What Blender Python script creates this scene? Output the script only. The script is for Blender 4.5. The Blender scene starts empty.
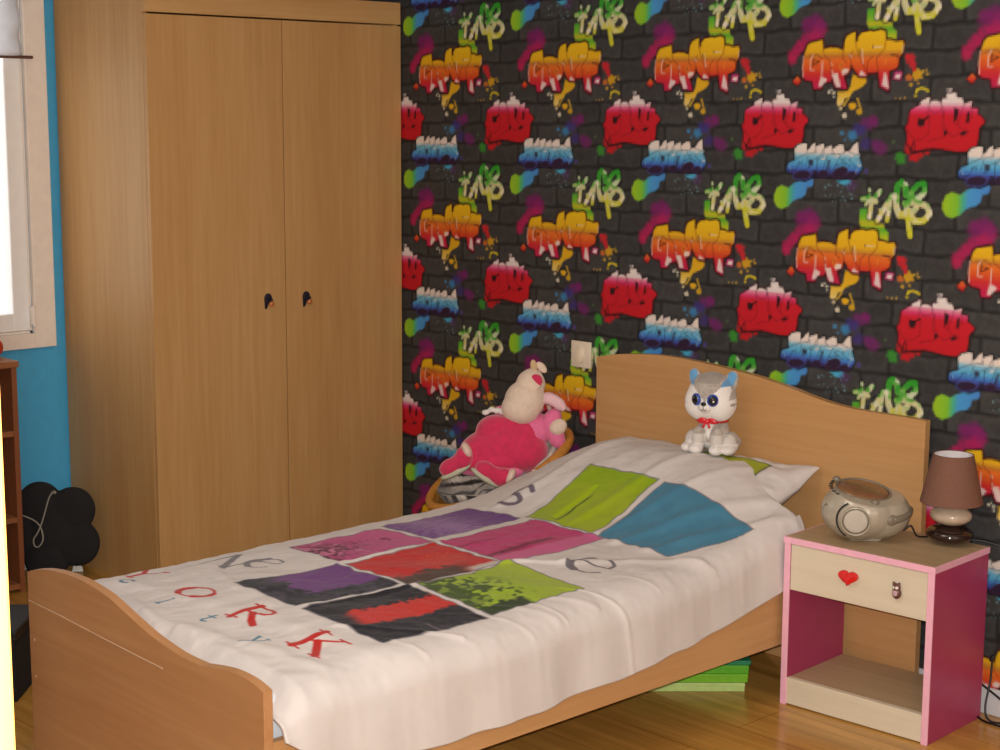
import bpy, bmesh, math, random
import numpy as np
from mathutils import Vector, Matrix, Euler

random.seed(7)
SC = bpy.context.scene
COL = SC.collection
PI = math.pi

# ------------------------------------------------------------------ colour
def lin(c):
    out = []
    for v in c[:3]:
        v = v / 255.0
        out.append(v / 12.92 if v <= 0.04045 else ((v + 0.055) / 1.055) ** 2.4)
    return tuple(out)

def lin4(c, k=1.0):
    r = lin(c)
    return (min(r[0] * k, .95), min(r[1] * k, .95), min(r[2] * k, .95), 1.0)

def lin_np(a):
    a = np.asarray(a, float) / 255.0
    return np.where(a <= 0.04045, a / 12.92, ((a + 0.055) / 1.055) ** 2.4)

# --------------------------------------------------------------- materials
def new_mat(name):
    m = bpy.data.materials.new(name)
    m.use_nodes = True
    nt = m.node_tree
    b = nt.nodes.get('Principled BSDF')
    return m, nt, b

def N(nt, t, **kw):
    n = nt.nodes.new(t)
    for k, v in kw.items():
        setattr(n, k, v)
    return n

def coords(nt, scale=(1, 1, 1), rot=(0, 0, 0)):
    tc = N(nt, 'ShaderNodeTexCoord')
    mp = N(nt, 'ShaderNodeMapping')
    mp.inputs['Scale'].default_value = scale
    mp.inputs['Rotation'].default_value = rot
    nt.links.new(tc.outputs['Object'], mp.inputs['Vector'])
    return mp.outputs['Vector']

def noise(nt, vec, scale, detail=3, rough=.5):
    n = N(nt, 'ShaderNodeTexNoise')
    n.inputs['Scale'].default_value = scale
    n.inputs['Detail'].default_value = detail
    n.inputs['Roughness'].default_value = rough
    nt.links.new(vec, n.inputs['Vector'])
    return n.outputs['Fac']

def ramp(nt, fac, stops):
    r = N(nt, 'ShaderNodeValToRGB')
    el = r.color_ramp.elements
    while len(el) < len(stops):
        el.new(0.5)
    for e, (p, c) in zip(el, stops):
        e.position = p
        e.color = c
    nt.links.new(fac, r.inputs['Fac'])
    return r.outputs['Color']

def bump(nt, b, height, strength=.2, dist=.002):
    n = N(nt, 'ShaderNodeBump')
    n.inputs['Strength'].default_value = strength
    n.inputs['Distance'].default_value = dist
    nt.links.new(height, n.inputs['Height'])
    nt.links.new(n.outputs['Normal'], b.inputs['Normal'])

def plain(name, c, rough=.5, k=1.0, vary=.08, nscale=40, metal=0.0, spec=.5, bumpy=0.0, sheen=0.0, coat=0.0):
    m, nt, b = new_mat(name)
    v = coords(nt)
    f = noise(nt, v, nscale)
    base = lin4(c, k)
    lo = tuple(x * (1 - vary) for x in base[:3]) + (1,)
    hi = tuple(min(.97, x * (1 + vary)) for x in base[:3]) + (1,)
    nt.links.new(ramp(nt, f, [(.3, lo), (.7, hi)]), b.inputs['Base Color'])
    b.inputs['Roughness'].default_value = rough
    b.inputs['Metallic'].default_value = metal
    b.inputs['Specular IOR Level'].default_value = spec
    if sheen:
        b.inputs['Sheen Weight'].default_value = sheen
        b.inputs['Sheen Roughness'].default_value = .5
    if coat:
        b.inputs['Coat Weight'].default_value = coat
        b.inputs['Coat Roughness'].default_value = .05
    if bumpy:
        bump(nt, b, noise(nt, v, nscale * 6, 2), bumpy, .003)
    return m

def wood(name, c1, c2, axis='z', k=1.0, rough=.42, fine=60, c3=None, spec=.4):
    """Straight-grained veneer: noise stretched along the grain axis."""
    m, nt, b = new_mat(name)
    st = {'x': (.05, 1, 1), 'y': (1, .05, 1), 'z': (1, 1, .05)}[axis]
    v1 = coords(nt, st)
    f1 = noise(nt, v1, fine * .16, 4, .55)
    f2 = noise(nt, v1, fine, 3, .6)
    mx = N(nt, 'ShaderNodeMath', operation='MULTIPLY_ADD')
    mx.inputs[1].default_value = .45
    nt.links.new(f2, mx.inputs[0])
    sub = N(nt, 'ShaderNodeMath', operation='MULTIPLY')
    sub.inputs[1].default_value = .55
    nt.links.new(f1, sub.inputs[0])
    nt.links.new(sub.outputs[0], mx.inputs[2])
    stops = [(.32, lin4(c1, k)), (.68, lin4(c2, k))]
    if c3:
        stops = [(.28, lin4(c1, k)), (.5, lin4(c3, k)), (.7, lin4(c2, k))]
    nt.links.new(ramp(nt, mx.outputs[0], stops), b.inputs['Base Color'])
    b.inputs['Roughness'].default_value = rough
    b.inputs['Specular IOR Level'].default_value = spec
    bump(nt, b, f2, .06, .001)
    return m

def attr_mat(name, rough=.8, spec=.2, k=1.0, vary=.06, nscale=60, bumpy=.0, sheen=0.0, bscale=300):
    """Colour carried by the mesh (its own print or fur patches) with fine procedural mottling."""
    m, nt, b = new_mat(name)
    a = N(nt, 'ShaderNodeAttribute')
    a.attribute_name = 'print'
    v = coords(nt)
    f = noise(nt, v, nscale, 4)
    mr = N(nt, 'ShaderNodeMapRange')
    mr.inputs['To Min'].default_value = (1 - vary) * k
    mr.inputs['To Max'].default_value = (1 + vary) * k
    nt.links.new(f, mr.inputs['Value'])
    mul = N(nt, 'ShaderNodeVectorMath', operation='SCALE')
    nt.links.new(a.outputs['Color'], mul.inputs[0])
    nt.links.new(mr.outputs[0], mul.inputs['Scale'])
    nt.links.new(mul.outputs[0], b.inputs['Base Color'])
    b.inputs['Roughness'].default_value = rough
    b.inputs['Specular IOR Level'].default_value = spec
    if sheen:
        b.inputs['Sheen Weight'].default_value = sheen
    if bumpy:
        bump(nt, b, noise(nt, v, bscale, 2), bumpy, .002)
    return m

# ------------------------------------------------------------ objects
def tag(o, label=None, cat=None, group=None, kind=None):
    if label: o['label'] = label
    if cat: o['category'] = cat
    if group: o['group'] = group
    if kind: o['kind'] = kind
    return o

def thing(name, label, cat, loc, rotz=0.0, group=None):
    o = bpy.data.objects.new(name, None)
    o.empty_display_size = .05
    COL.objects.link(o)
    o.location = loc
    o.rotation_euler = (0, 0, rotz)
    return tag(o, label, cat, group)

def root_matrix(o):
    while o.parent is not None:
        o = o.parent
    return Matrix.Translation(o.location) @ o.rotation_euler.to_matrix().to_4x4()

def link_mesh(name, me, mat=None, parent=None, smooth=False):
    """Meshes are authored in world space; a child's mesh is moved into its thing's own space."""
    if parent is not None:
        me.transform(root_matrix(parent).inverted())
    o = bpy.data.objects.new(name, me)
    COL.objects.link(o)
    if parent is not None:
        o.parent = parent
    if mat is not None:
        for m in (mat if isinstance(mat, (list, tuple)) else [mat]):
            me.materials.append(m)
    if smooth:
        me.polygons.foreach_set('use_smooth', [True] * len(me.polygons))
    return o

class MB:
    """Collects shapes into one mesh."""
    def __init__(s):
        s.bm = bmesh.new()
    def _xf(s, geom, M):
        bmesh.ops.transform(s.bm, matrix=M, verts=[v for v in geom if isinstance(v, bmesh.types.BMVert)])
    def box(s, lo, hi, M=None, bev=0.0, seg=2):
        r = bmesh.ops.create_cube(s.bm, size=1.0)
        vs = r['verts']
        lo = Vector(lo); hi = Vector(hi)
        for v in vs:
            v.co = Vector((lo[i] + (v.co[i] + .5) * (hi[i] - lo[i]) for i in range(3)))
        if bev:
            es = list({e for v in vs for e in v.link_edges})
            r = bmesh.ops.bevel(s.bm, geom=es, offset=bev, segments=seg, affect='EDGES', profile=.5)
            vs = list({v for f in r['faces'] for v in f.verts} | {v for v in vs if v.is_valid})
        if M is not None:
            bmesh.ops.transform(s.bm, matrix=M, verts=vs)
        return s
    def prism(s, pts, M, depth, bev=0.0):
        """Extrude a 2D outline (x,y) along +z by depth, then place with M."""
        vs = [s.bm.verts.new((x, y, 0)) for x, y in pts]
        f = s.bm.faces.new(vs)
        r = bmesh.ops.extrude_face_region(s.bm, geom=[f])
        top = [v for v in r['geom'] if isinstance(v, bmesh.types.BMVert)]
        for v in top: v.co.z += depth
        allv = vs + top
        if bev:
            es = [e for e in {e for v in allv for e in v.link_edges}
                  if abs(e.verts[0].co.z - e.verts[1].co.z) < 1e-7]
            rb = bmesh.ops.bevel(s.bm, geom=es, offset=bev, segments=2, affect='EDGES', profile=.5)
            allv = list({v for f2 in rb['faces'] for v in f2.verts} | {v for v in allv if v.is_valid})
        bmesh.ops.transform(s.bm, matrix=M, verts=allv)
        return s
    def ellipsoid(s, c, r, rot=None, u=24, v=16):
        g = bmesh.ops.create_uvsphere(s.bm, u_segments=u, v_segments=v, radius=1.0)
        M = Matrix.Translation(Vector(c)) @ (rot.to_4x4() if rot is not None else Matrix()) @ Matrix.Diagonal((*r, 1))
        bmesh.ops.transform(s.bm, matrix=M, verts=g['verts'])
        return s
    def lathe(s, prof, M=None, seg=40, cap=True):
        rings = []
        allv = []
        for (r, z) in prof:
            ring = [s.bm.verts.new((r * math.cos(2 * PI * i / seg), r * math.sin(2 * PI * i / seg), z)) for i in range(seg)]
            rings.append(ring); allv += ring
        for a, b in zip(rings, rings[1:]):
            for i in range(seg):
                s.bm.faces.new((a[i], a[(i + 1) % seg], b[(i + 1) % seg], b[i]))
        if cap:
            s.bm.faces.new(list(reversed(rings[0])))
            s.bm.faces.new(rings[-1])
        if M is not None:
            bmesh.ops.transform(s.bm, matrix=M, verts=allv)
        return s
    def tube(s, pts, r, seg=10, closed=False, caps=True):
        pts = [Vector(p) for p in pts]
        n = len(pts)
        rs = r if isinstance(r, (list, tuple)) else [r] * n
        rings = []
        prev = None
        for i in range(n):
            if closed:
                t = pts[(i + 1) % n] - pts[(i - 1) % n]
            else:
                t = pts[min(i + 1, n - 1)] - pts[max(i - 1, 0)]
            t.normalize()
            if prev is None:
                a = Vector((0, 0, 1)) if abs(t.z) < .9 else Vector((1, 0, 0))
                u = t.cross(a).normalized()
            else:
                u = (prev - t * prev.dot(t)).normalized()
            prev = u
            w = t.cross(u)
            rings.append([s.bm.verts.new(pts[i] + (u * math.cos(2 * PI * k / seg) + w * math.sin(2 * PI * k / seg)) * rs[i]) for k in range(seg)])
        m = n if closed else n - 1
        for i in range(m):
            a, b = rings[i], rings[(i + 1) % n]
            for k in range(seg):
                s.bm.faces.new((a[k], a[(k + 1) % seg], b[(k + 1) % seg], b[k]))
        if caps and not closed:
            s.bm.faces.new(list(reversed(rings[0])))
            s.bm.faces.new(rings[-1])
        return s
    def quad(s, a, b, c, d):
        s.bm.faces.new([s.bm.verts.new(p) for p in (a, b, c, d)])
        return s
    def mesh(s, name):
        me = bpy.data.meshes.new(name)
        bmesh.ops.recalc_face_normals(s.bm, faces=s.bm.faces[:])
        s.bm.to_mesh(me); s.bm.free()
        return me
    def build(s, name, mat, parent=None, smooth=False, angle=None):
        me = s.mesh(name)
        o = link_mesh(name, me, mat, parent, smooth or angle is not None)
        if angle is not None:
            me.set_sharp_from_angle(angle=math.radians(angle))
        return o

def spline(pts, n=8, closed=False):
    """Catmull-Rom through points."""
    P = [Vector(p) for p in pts]
    out = []
    m = len(P)
    rng = range(m if closed else m - 1)
    for i in rng:
        p0 = P[(i - 1) % m] if closed or i > 0 else P[0] * 2 - P[1]
        p1 = P[i]; p2 = P[(i + 1) % m]
        p3 = P[(i + 2) % m] if closed or i + 2 < m else P[-1] * 2 - P[-2]
        for k in range(n):
            t = k / n
            out.append(.5 * ((2 * p1) + (p2 - p0) * t + (2 * p0 - 5 * p1 + 4 * p2 - p3) * t * t + (3 * p1 - p0 - 3 * p2 + p3) * t ** 3))
    if not closed: out.append(P[-1])
    return out

def basis(x, y, z, loc):
    M = Matrix.Identity(4)
    for i in range(3):
        M[i][0], M[i][1], M[i][2], M[i][3] = x[i], y[i], z[i], loc[i]
    return M

def blob_mesh(name, mb, voxel=.004, smooth=4, sub=0):
    """Melt the collected solids into one continuous skin (plush bodies, moulded shells)."""
    me = mb.mesh(name + '_src')
    o = bpy.data.objects.new('tmp', me)
    COL.objects.link(o)
    r = o.modifiers.new('r', 'REMESH'); r.mode = 'VOXEL'; r.voxel_size = voxel
    if smooth:
        s = o.modifiers.new('s', 'SMOOTH'); s.factor = .5; s.iterations = smooth
    dg = bpy.context.evaluated_depsgraph_get()
    dg.update()
    out = bpy.data.meshes.new_from_object(o.evaluated_get(dg))
    out.name = name
    bpy.data.objects.remove(o)
    bpy.data.meshes.remove(me)
    return out

def paint(me, fn):
    """Store the thing's own colours (sRGB 0-255 from fn(co)) on the mesh."""
    n = len(me.vertices)
    co = np.empty(n * 3); me.vertices.foreach_get('co', co)
    co = co.reshape(-1, 3)
    rgb = lin_np(fn(co))
    a = np.ones((n, 4)); a[:, :3] = rgb
    at = me.attributes.new('print', 'FLOAT_COLOR', 'POINT')
    at.data.foreach_set('color', a.ravel().astype(np.float32))

def sstep(a, b, x):
    t = np.clip((np.asarray(x, float) - a) / (b - a), 0, 1)
    return t * t * (3 - 2 * t)

# smooth lattice noise for cloth and prints
_rng = np.random.RandomState(11)
_G = _rng.rand(64, 64)
def vnoise(x, y):
    xi = np.floor(x).astype(int); yi = np.floor(y).astype(int)
    fx = x - xi; fy = y - yi
    fx = fx * fx * (3 - 2 * fx); fy = fy * fy * (3 - 2 * fy)
    g = lambda a, b: _G[a % 64, b % 64]
    return (g(xi, yi) * (1 - fx) + g(xi + 1, yi) * fx) * (1 - fy) + (g(xi, yi + 1) * (1 - fx) + g(xi + 1, yi + 1) * fx) * fy - .5

def seg_dist(px, py, pts):
    d = np.full(px.shape, 1e9)
    for (x0, y0), (x1, y1) in zip(pts, pts[1:]):
        dx, dy = x1 - x0, y1 - y0
        L = dx * dx + dy * dy + 1e-12
        t = np.clip(((px - x0) * dx + (py - y0) * dy) / L, 0, 1)
        d = np.minimum(d, np.hypot(px - x0 - t * dx, py - y0 - t * dy))
    return d

def poly_sd(px, py, pts):
    """Signed distance to a closed outline, negative inside."""
    d = seg_dist(px, py, list(pts) + [pts[0]])
    ins = np.zeros(px.shape, bool)
    n = len(pts)
    for i in range(n):
        x0, y0 = pts[i]; x1, y1 = pts[(i + 1) % n]
        if y0 == y1: continue
        c = ((y0 > py) != (y1 > py)) & (px < (x1 - x0) * (py - y0) / (y1 - y0) + x0)
        ins ^= c
    return np.where(ins, -d, d)

# directions across and away from the camera's side of the room
RX = Vector((.685, .7285, 0))
FX = Vector((.7285, -.685, 0))
UP = Vector((0, 0, 1))
WALL_P=0.54457
WALL_OPS=[
('B',(2352.8,1273.9),33.3,27.2,(120,30,100),0.5,0.8),
('B',(2329.1,1268.9),24,19.5,(120,28,95),0.5,0.8),
('B',(2363.4,1247.2),28.4,23.3,(165,30,95),0.5,0.8),
('B',(2325.6,1237.4),21.6,17.6,(160,28,90),0.5,0.8),
('B',(2349.6,1234.8),23.9,19.5,(170,28,88),0.5,0.8),
('B',(2297.7,1208.3),21.8,17.7,(175,28,85),0.5,0.8),
('B',(2281.3,1191.6),21.9,17.8,(180,28,85),0.5,0.8),
('B',(2277.1,1175.4),17.1,13.9,(185,28,80),0.5,0.8),
('B',(2311.9,1217),21.7,17.7,(170,28,85),0.5,0.8),
('B',(2367.2,1270.7),21.3,17.5,(130,30,98),0.5,0.8),
('P',[(2518.4,1304),(2539.5,1306.6),(2550.2,1282.8),(2571.9,1266.1),(2596.5,1267.3),(2601,1253.1),(2612.7,1244.1),(2611.9,1221.6),(2601.3,1208),(2582.2,1210.1),(2573.5,1232.3),(2550.3,1237.4),(2526.7,1249.2),(2518.1,1268.2)],[(1306.1,(70,160,50)),(1280.4,(120,180,40)),(1264.3,(190,180,35)),(1251.4,(90,170,45)),(1228.8,(185,195,35))],0,None,1.5,1),
('P',[(2480.5,1134.3),(2522.2,1121.9),(2524.9,1112.5),(2514,1102.1),(2500.6,1095.3),(2482.5,1088.1),(2473.8,1075.8),(2457.8,1070.6),(2451.6,1054.6),(2437.8,1049.5),(2430.5,1056.7),(2434.1,1080.4),(2430.5,1087.9),(2454.8,1087.9),(2472.8,1099)],[(1125.8,(215,165,25)),(1091.1,(215,170,35)),(1056.3,(222,195,120))],0,None,1,1),
('B',(2481.9,1049.3),12,10.1,(220,170,25),0.1,1),
('L',[(2469.4,1071.6),(2454.1,1050.9)],5.3,(205,165,45),0.8,1),
('L',[(2497.1,1070),(2509.9,1040.1)],5.3,(205,165,45),0.8,1),
('B',(2504.3,1033.8),9.2,7.7,(215,170,30),0.1,0.9),
('B',(2457.6,1023.9),8.4,7,(225,215,190),0.1,0.9),
('B',(2444.1,1043),5.5,4.6,(220,205,160),0.1,0.9),
('B',(2405.6,1087.9),4.7,3.9,(225,220,200),0.1,0.9),
('B',(2419.8,1085.1),4.7,3.9,(225,220,200),0.1,0.9),
('B',(2420.3,1075.4),3.2,2.7,(225,220,200),0.1,0.9),
('B',(2412.5,1092.4),2.8,2.4,(225,220,200),0.1,0.9),
('B',(2678.9,1131.6),14.7,12.6,(215,165,30),0.1,0.9),
('B',(2677.2,1122.1),8.6,7.4,(205,150,30),0.1,0.9),
('B',(2697.9,1137.8),5.1,4.4,(205,165,40),0.1,0.9),
('B',(2711,1132.1),4.2,3.7,(205,165,40),0.1,0.9),
('B',(2708.4,1141.2),3,2.6,(205,165,40),0.1,0.9),
('B',(2662.9,1104.2),5.6,4.9,(205,165,40),0.1,0.9),
('B',(2678.6,1076.5),4.8,4.1,(215,190,30),0.1,0.9),
('B',(2631.8,1069.6),3,2.6,(195,160,60),0.1,0.9),
('B',(2645.8,1071.5),3.5,3,(195,160,60),0.1,0.9),
('B',(2686.5,1107.9),3.5,2.9,(205,165,40),0.1,0.9),
('B',(2655.4,1124.2),10.4,9,(205,110,40),0.1,0.9),
('B',(2618.6,1070.4),2.6,2.3,(190,150,50),0.1,0.9),
('B',(2692.2,1123.2),6,5.2,(205,160,40),0.1,0.9),
('L',[(2679,1084.8),(2683,1091.9),(2695.7,1095.5),(2706.6,1092.7),(2715.4,1088.5)],5.8,(215,195,20),0.8,1),
('B',(2657.4,1171.2),16.4,14.1,(200,35,45),0.4,0.9),
('B',(2666,1154.9),11.2,9.6,(200,35,45),0.4,0.9),
('B',(2669.6,1144),7.8,6.7,(200,35,45),0.4,0.9),
('B',(2648.5,1176.2),9.5,8.2,(200,35,45),0.4,0.9),
('P',[(2334.6,1749.6),(2378.2,1758),(2380.4,1733.8),(2404.7,1738),(2428.4,1735.8),(2447,1729),(2450.9,1754.3),(2458.1,1766.8),(2482.7,1777.1),(2484.6,1751.8),(2491.6,1750),(2492.9,1762.6),(2503.9,1773.3),(2534,1778.5),(2537.9,1775.3),(2563.9,1779.7),(2577.2,1775.6),(2580.2,1752.1),(2595,1751.7),(2610,1746.6),(2632,1748.5),(2636,1739.7),(2633.5,1716.6),(2623.1,1706),(2620.5,1684.3),(2613.5,1676.7),(2593.4,1670.7),(2595.4,1628.5),(2594,1619.1),(2567.3,1630.3),(2559.8,1669.7),(2546.8,1666.8),(2524,1667.1),(2524.4,1658.2),(2501.5,1659.5),(2487.5,1670.8),(2473.8,1693.3),(2468.2,1671.1),(2451.2,1660.2),(2462.5,1624.9),(2425.2,1630),(2412.2,1655.9),(2410.7,1646.3),(2381.2,1640.1),(2379.7,1627.2),(2353.8,1625.8),(2348.9,1647),(2324.5,1650.5),(2313.9,1660.5),(2313.9,1689.9),(2319.5,1722.4),(2324.9,1740.1)],[(1778.7,(228,190,25)),(1728,(222,170,25)),(1718.5,(200,140,40)),(1712.2,(190,110,45)),(1704.2,(222,110,35)),(1680.4,(210,80,32)),(1664.5,(200,45,45)),(1642.2,(190,30,70)),(1623.1,(185,35,80))],5.5,(58,10,16),1,1),
('L',[(2380.4,1733.8),(2386,1714.4),(2406.4,1699.5),(2412.2,1655.9)],2.6,(112,28,16),0.8,0.8),
('L',[(2447,1729),(2445.3,1706.7),(2457.4,1696.8)],2.5,(112,28,16),0.8,0.8),
('L',[(2483.8,1751.8),(2490.7,1727.9),(2503.3,1702.3),(2524,1667.1)],2.5,(112,28,16),0.8,0.8),
('L',[(2580.2,1752.1),(2577.5,1730.4),(2552.5,1704.4),(2559.8,1669.7)],2.5,(112,28,16),0.8,0.8),
('L',[(2473,1693.4),(2468.3,1712.5),(2479.2,1728.2)],2.5,(112,28,16),0.8,0.8),
('L',[(2524,1667.1),(2526.4,1698.6),(2540.9,1710.9)],2.5,(112,28,16),0.8,0.8),
('L',[(2596.8,1714.3),(2620.9,1711.6),(2617.8,1699.9)],2.5,(112,28,16),0.8,0.8),
('L',[(2329.9,1715.6),(2361.9,1719.8),(2378.3,1708.1)],2.6,(112,28,16),0.8,0.8),
('P',[(2377.2,1659.6),(2386.4,1657.9),(2397.4,1651.3),(2392.9,1644.9),(2378.3,1632.1),(2369.6,1631.8),(2371.1,1643.5)],(225,215,208),0,None,1.5,0.9),
('P',[(2411,1665.6),(2431.3,1668.5),(2442.8,1629.9),(2427.1,1630)],(225,215,208),0,None,1.5,0.9),
('P',[(2450.3,1681),(2466.7,1679.1),(2463.3,1668),(2447.2,1662.5),(2442.9,1671.5)],(225,215,208),0,None,1.5,0.9),
('P',[(2504.6,1674.4),(2524.3,1660.1),(2499.5,1661.1)],(225,215,208),0,None,1.5,0.9),
('P',[(2578.5,1669.4),(2586.3,1663),(2595.6,1623.8),(2572.8,1633.4)],(225,215,208),0,None,1.5,0.9),
('L',[(2347.9,1718.5),(2339.3,1702.4),(2340.3,1678),(2353.6,1677.8)],2.9,(225,215,208),0.8,0.9),
('L',[(2379.5,1700),(2377.3,1656.4)],2.9,(225,215,208),0.8,0.9),
('L',[(2505.9,1730.6),(2510.7,1692.6)],2.9,(225,215,208),0.8,0.9),
('L',[(2539.8,1735.4),(2567.9,1735.9)],2.8,(225,215,208),0.8,0.9),
('L',[(2315.7,1715.9),(2314.2,1683.4),(2316.8,1660.4)],2.9,(225,215,208),0.8,0.9),
('L',[(2408.5,1697.8),(2411.6,1688.1)],2.9,(225,215,208),0.8,0.9),
('L',[(2468.1,1715.7),(2474.2,1709.2)],2.9,(225,215,208),0.8,0.9),
('L',[(2411.4,1675.2),(2415.6,1668.7)],2.9,(225,215,208),0.8,0.9),
('L',[(2634.3,1738.2),(2631.6,1718.2)],2.7,(225,215,208),0.8,0.9),
('L',[(2350.3,1708.7),(2347.9,1689.3),(2369.9,1700.2),(2352.6,1702.2)],3.2,(30,15,15),0.8,0.9),
('L',[(2442,1692.4),(2440.3,1686)],3.2,(30,15,15),0.8,0.9),
('L',[(2498.2,1730.8),(2501.8,1719.7)],3.1,(30,15,15),0.8,0.9),
('L',[(2539.6,1738.6),(2540.6,1732.9)],3.1,(30,15,15),0.8,0.9),
('L',[(2596.9,1712.8),(2619.2,1709.2)],3.1,(30,15,15),0.8,0.9),
('L',[(2582.6,1700.6),(2579.5,1688.2)],1.9,(225,190,60),0.8,0.8),
('L',[(2449.9,1690.6),(2448.6,1674.6),(2440.9,1673.2),(2437.5,1687.6),(2445.7,1697.1)],2,(225,190,60),0.8,0.8),
('P',[(2296.3,1662.4),(2310.3,1649.1),(2298.6,1636.1),(2281.8,1646.1)],[(1660.7,(220,120,40)),(1641,(195,40,40))],3,(60,15,18),0.8,1),
('P',[(2612,1668.9),(2634.1,1668.5),(2631.5,1646.8),(2604.4,1650.3)],[(1668.8,(190,60,120)),(1647,(175,45,95))],3,(70,12,40),0.8,1),
('P',[(2616,1662.6),(2630.7,1663),(2626.6,1650),(2610.9,1652.7)],(225,215,208),0,None,1.5,1),
('B',(2664.9,1482),13.8,11.9,(188,24,34),0.3,0.9),
('B',(2662.3,1464.2),12.5,10.6,(188,24,34),0.3,0.9),
('B',(2682,1449.8),12.4,10.6,(188,24,34),0.3,0.9),
('B',(2700.7,1453.1),11.6,10,(188,24,34),0.3,0.9),
('B',(2720.8,1459.4),8.2,7,(188,24,34),0.3,0.9),
('B',(2673.7,1443.7),8.9,7.7,(188,24,34),0.3,0.9),
('B',(2687.6,1441),8.2,7,(188,24,34),0.3,0.9),
('L',[(2884.4,1542.1),(2873,1516.5),(2871.5,1485.1),(2856.3,1467.7)],9.3,(26,22,24),0.8,0.6),
('L',[(2645.7,1520.1),(2653.4,1505.4)],9.9,(26,22,24),0.8,0.6),
('P',[(2662.4,1567.4),(2680.7,1577.6),(2694.1,1583.5),(2693.7,1590.8),(2721.8,1603.8),(2721,1586.3),(2730.8,1593.6),(2747.5,1593.5),(2757.2,1587.7),(2757.3,1597.8),(2772.2,1599.2),(2769.9,1610.7),(2797.8,1614.8),(2800.1,1601.9),(2816,1599),(2822.3,1584.7),(2844.6,1591.8),(2842.3,1574.7),(2863.5,1571.9),(2861,1559.1),(2872.5,1553.4),(2884.5,1540.7),(2875.3,1532.2),(2867.9,1522.1),(2867.4,1502.2),(2863.8,1479.3),(2843.4,1466.1),(2810.8,1464.6),(2760.8,1468.9),(2710.3,1466.5),(2673,1458.5),(2668.9,1470.2),(2658,1481.9),(2656.7,1508.4),(2650.7,1523.1),(2658.8,1535),(2659.8,1549.7)],[(1613.6,(228,220,215)),(1587.7,(222,208,206)),(1577.6,(215,120,150)),(1566.1,(208,50,100)),(1554.5,(195,26,42)),(1460.4,(188,24,34))],3.5,(48,14,20),1,1),
('L',[(2721.8,1603.8),(2720.4,1586.3),(2717.3,1561.6),(2724,1529.6),(2721.7,1509.1),(2702.1,1492.8),(2681.7,1491.1),(2667.3,1502.7),(2656.1,1520.2)],1.7,(62,10,18),0.8,0.8),
('L',[(2757.7,1577.6),(2756.6,1571.2),(2752.7,1565.7),(2746.6,1562.1),(2739.2,1560.8),(2731.7,1562.1),(2725.1,1565.7),(2720.6,1571.2),(2718.8,1577.6),(2720,1584.1),(2723.9,1589.5),(2730.1,1593.2),(2737.4,1594.4),(2744.9,1593.1),(2751.4,1589.5),(2755.9,1584),(2757.7,1577.6)],1.7,(62,10,18),0.8,0.8),
('L',[(2760.9,1561.7),(2760.9,1529.9),(2768.3,1515.5),(2767.5,1499.5),(2722.7,1488.7)],1.7,(62,10,18),0.8,0.8),
('L',[(2763.9,1567.5),(2767.3,1535.7),(2775,1515.5),(2795.6,1501.3),(2814.7,1513)],1.7,(62,10,18),0.8,0.8),
('L',[(2806.8,1538.8),(2814.3,1521.7),(2840.7,1516.2)],1.7,(62,10,18),0.8,0.8),
('L',[(2794.9,1576.1),(2795.3,1538.8),(2807.3,1530.2)],1.7,(62,10,18),0.8,0.8),
('L',[(2757.9,1587.7),(2762.4,1564.6)],1.7,(62,10,18),0.8,0.8),
('L',[(2822.3,1584.7),(2818.2,1570.4),(2806.8,1538.8)],1.7,(62,10,18),0.8,0.8),
('L',[(2842.3,1574.7),(2849.7,1559),(2845.3,1550.5)],1.7,(62,10,18),0.8,0.8),
('P',[(2689,1548.4),(2710.3,1545.6),(2707.1,1528),(2694.3,1525),(2688.1,1532.3)],(42,14,20),0,None,1,1),
('P',[(2795.6,1575.6),(2808.4,1569.8),(2803.8,1546),(2795.3,1538.8)],(42,14,20),0,None,1,1),
('P',[(2832.3,1563.3),(2839.6,1566.2),(2839.4,1539),(2829.2,1536.7)],(42,14,20),0,None,1,1),
('P',[(2814.9,1510.7),(2824.4,1516.6),(2838.3,1511.9),(2823.4,1503.9),(2814.5,1505)],(42,14,20),0,None,1,1),
('P',[(2765.2,1512.5),(2771.5,1518.4),(2778.6,1509.8),(2769.1,1501)],(42,14,20),0,None,1,1),
('L',[(2701.4,1539.7),(2721.1,1552.3)],5.7,(42,14,20),0.8,1),
('L',[(2680.1,1488.1),(2673.7,1477.7),(2671,1464.3),(2681.4,1461.6),(2710.3,1466.5),(2737.2,1469.6),(2760.8,1468.3),(2811,1461.1),(2840.4,1463.1)],3.7,(30,14,18),0.8,1),
('L',[(2676.7,1486.6),(2684.1,1476.4),(2681.4,1463)],2.9,(40,12,18),0.8,0.8),
('L',[(2769.4,1620.8),(2784.2,1622.7),(2774.7,1615),(2784.4,1618.6)],2.5,(222,212,210),0.8,1),
('B',(2639.8,1443),16.7,18.4,(55,145,45),0.4,0.9),
('B',(2616,1485.7),4.2,3.6,(80,130,50),0.4,0.7),
('B',(2535.7,1533.2),25.8,21.5,(112,36,104),0.5,0.8),
('B',(2575.7,1468.6),24.1,20.3,(112,34,100),0.5,0.8),
('B',(2505.8,1515.9),23.2,19.4,(62,52,130),0.5,0.8),
('B',(2527.9,1480.3),20.4,17.1,(62,46,118),0.5,0.8),
('B',(2485.9,1501.4),16.5,13.7,(55,135,195),0.5,0.8),
('B',(2452.4,1506.8),7,5.8,(60,140,200),0.5,0.8),
('B',(2462.2,1489.7),4.2,3.4,(60,140,200),0.5,0.8),
('B',(2552.1,1541.7),16.1,13.5,(118,30,100),0.5,0.8),
('B',(2561.8,1479.7),17.5,14.7,(105,34,100),0.5,0.8),
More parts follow.
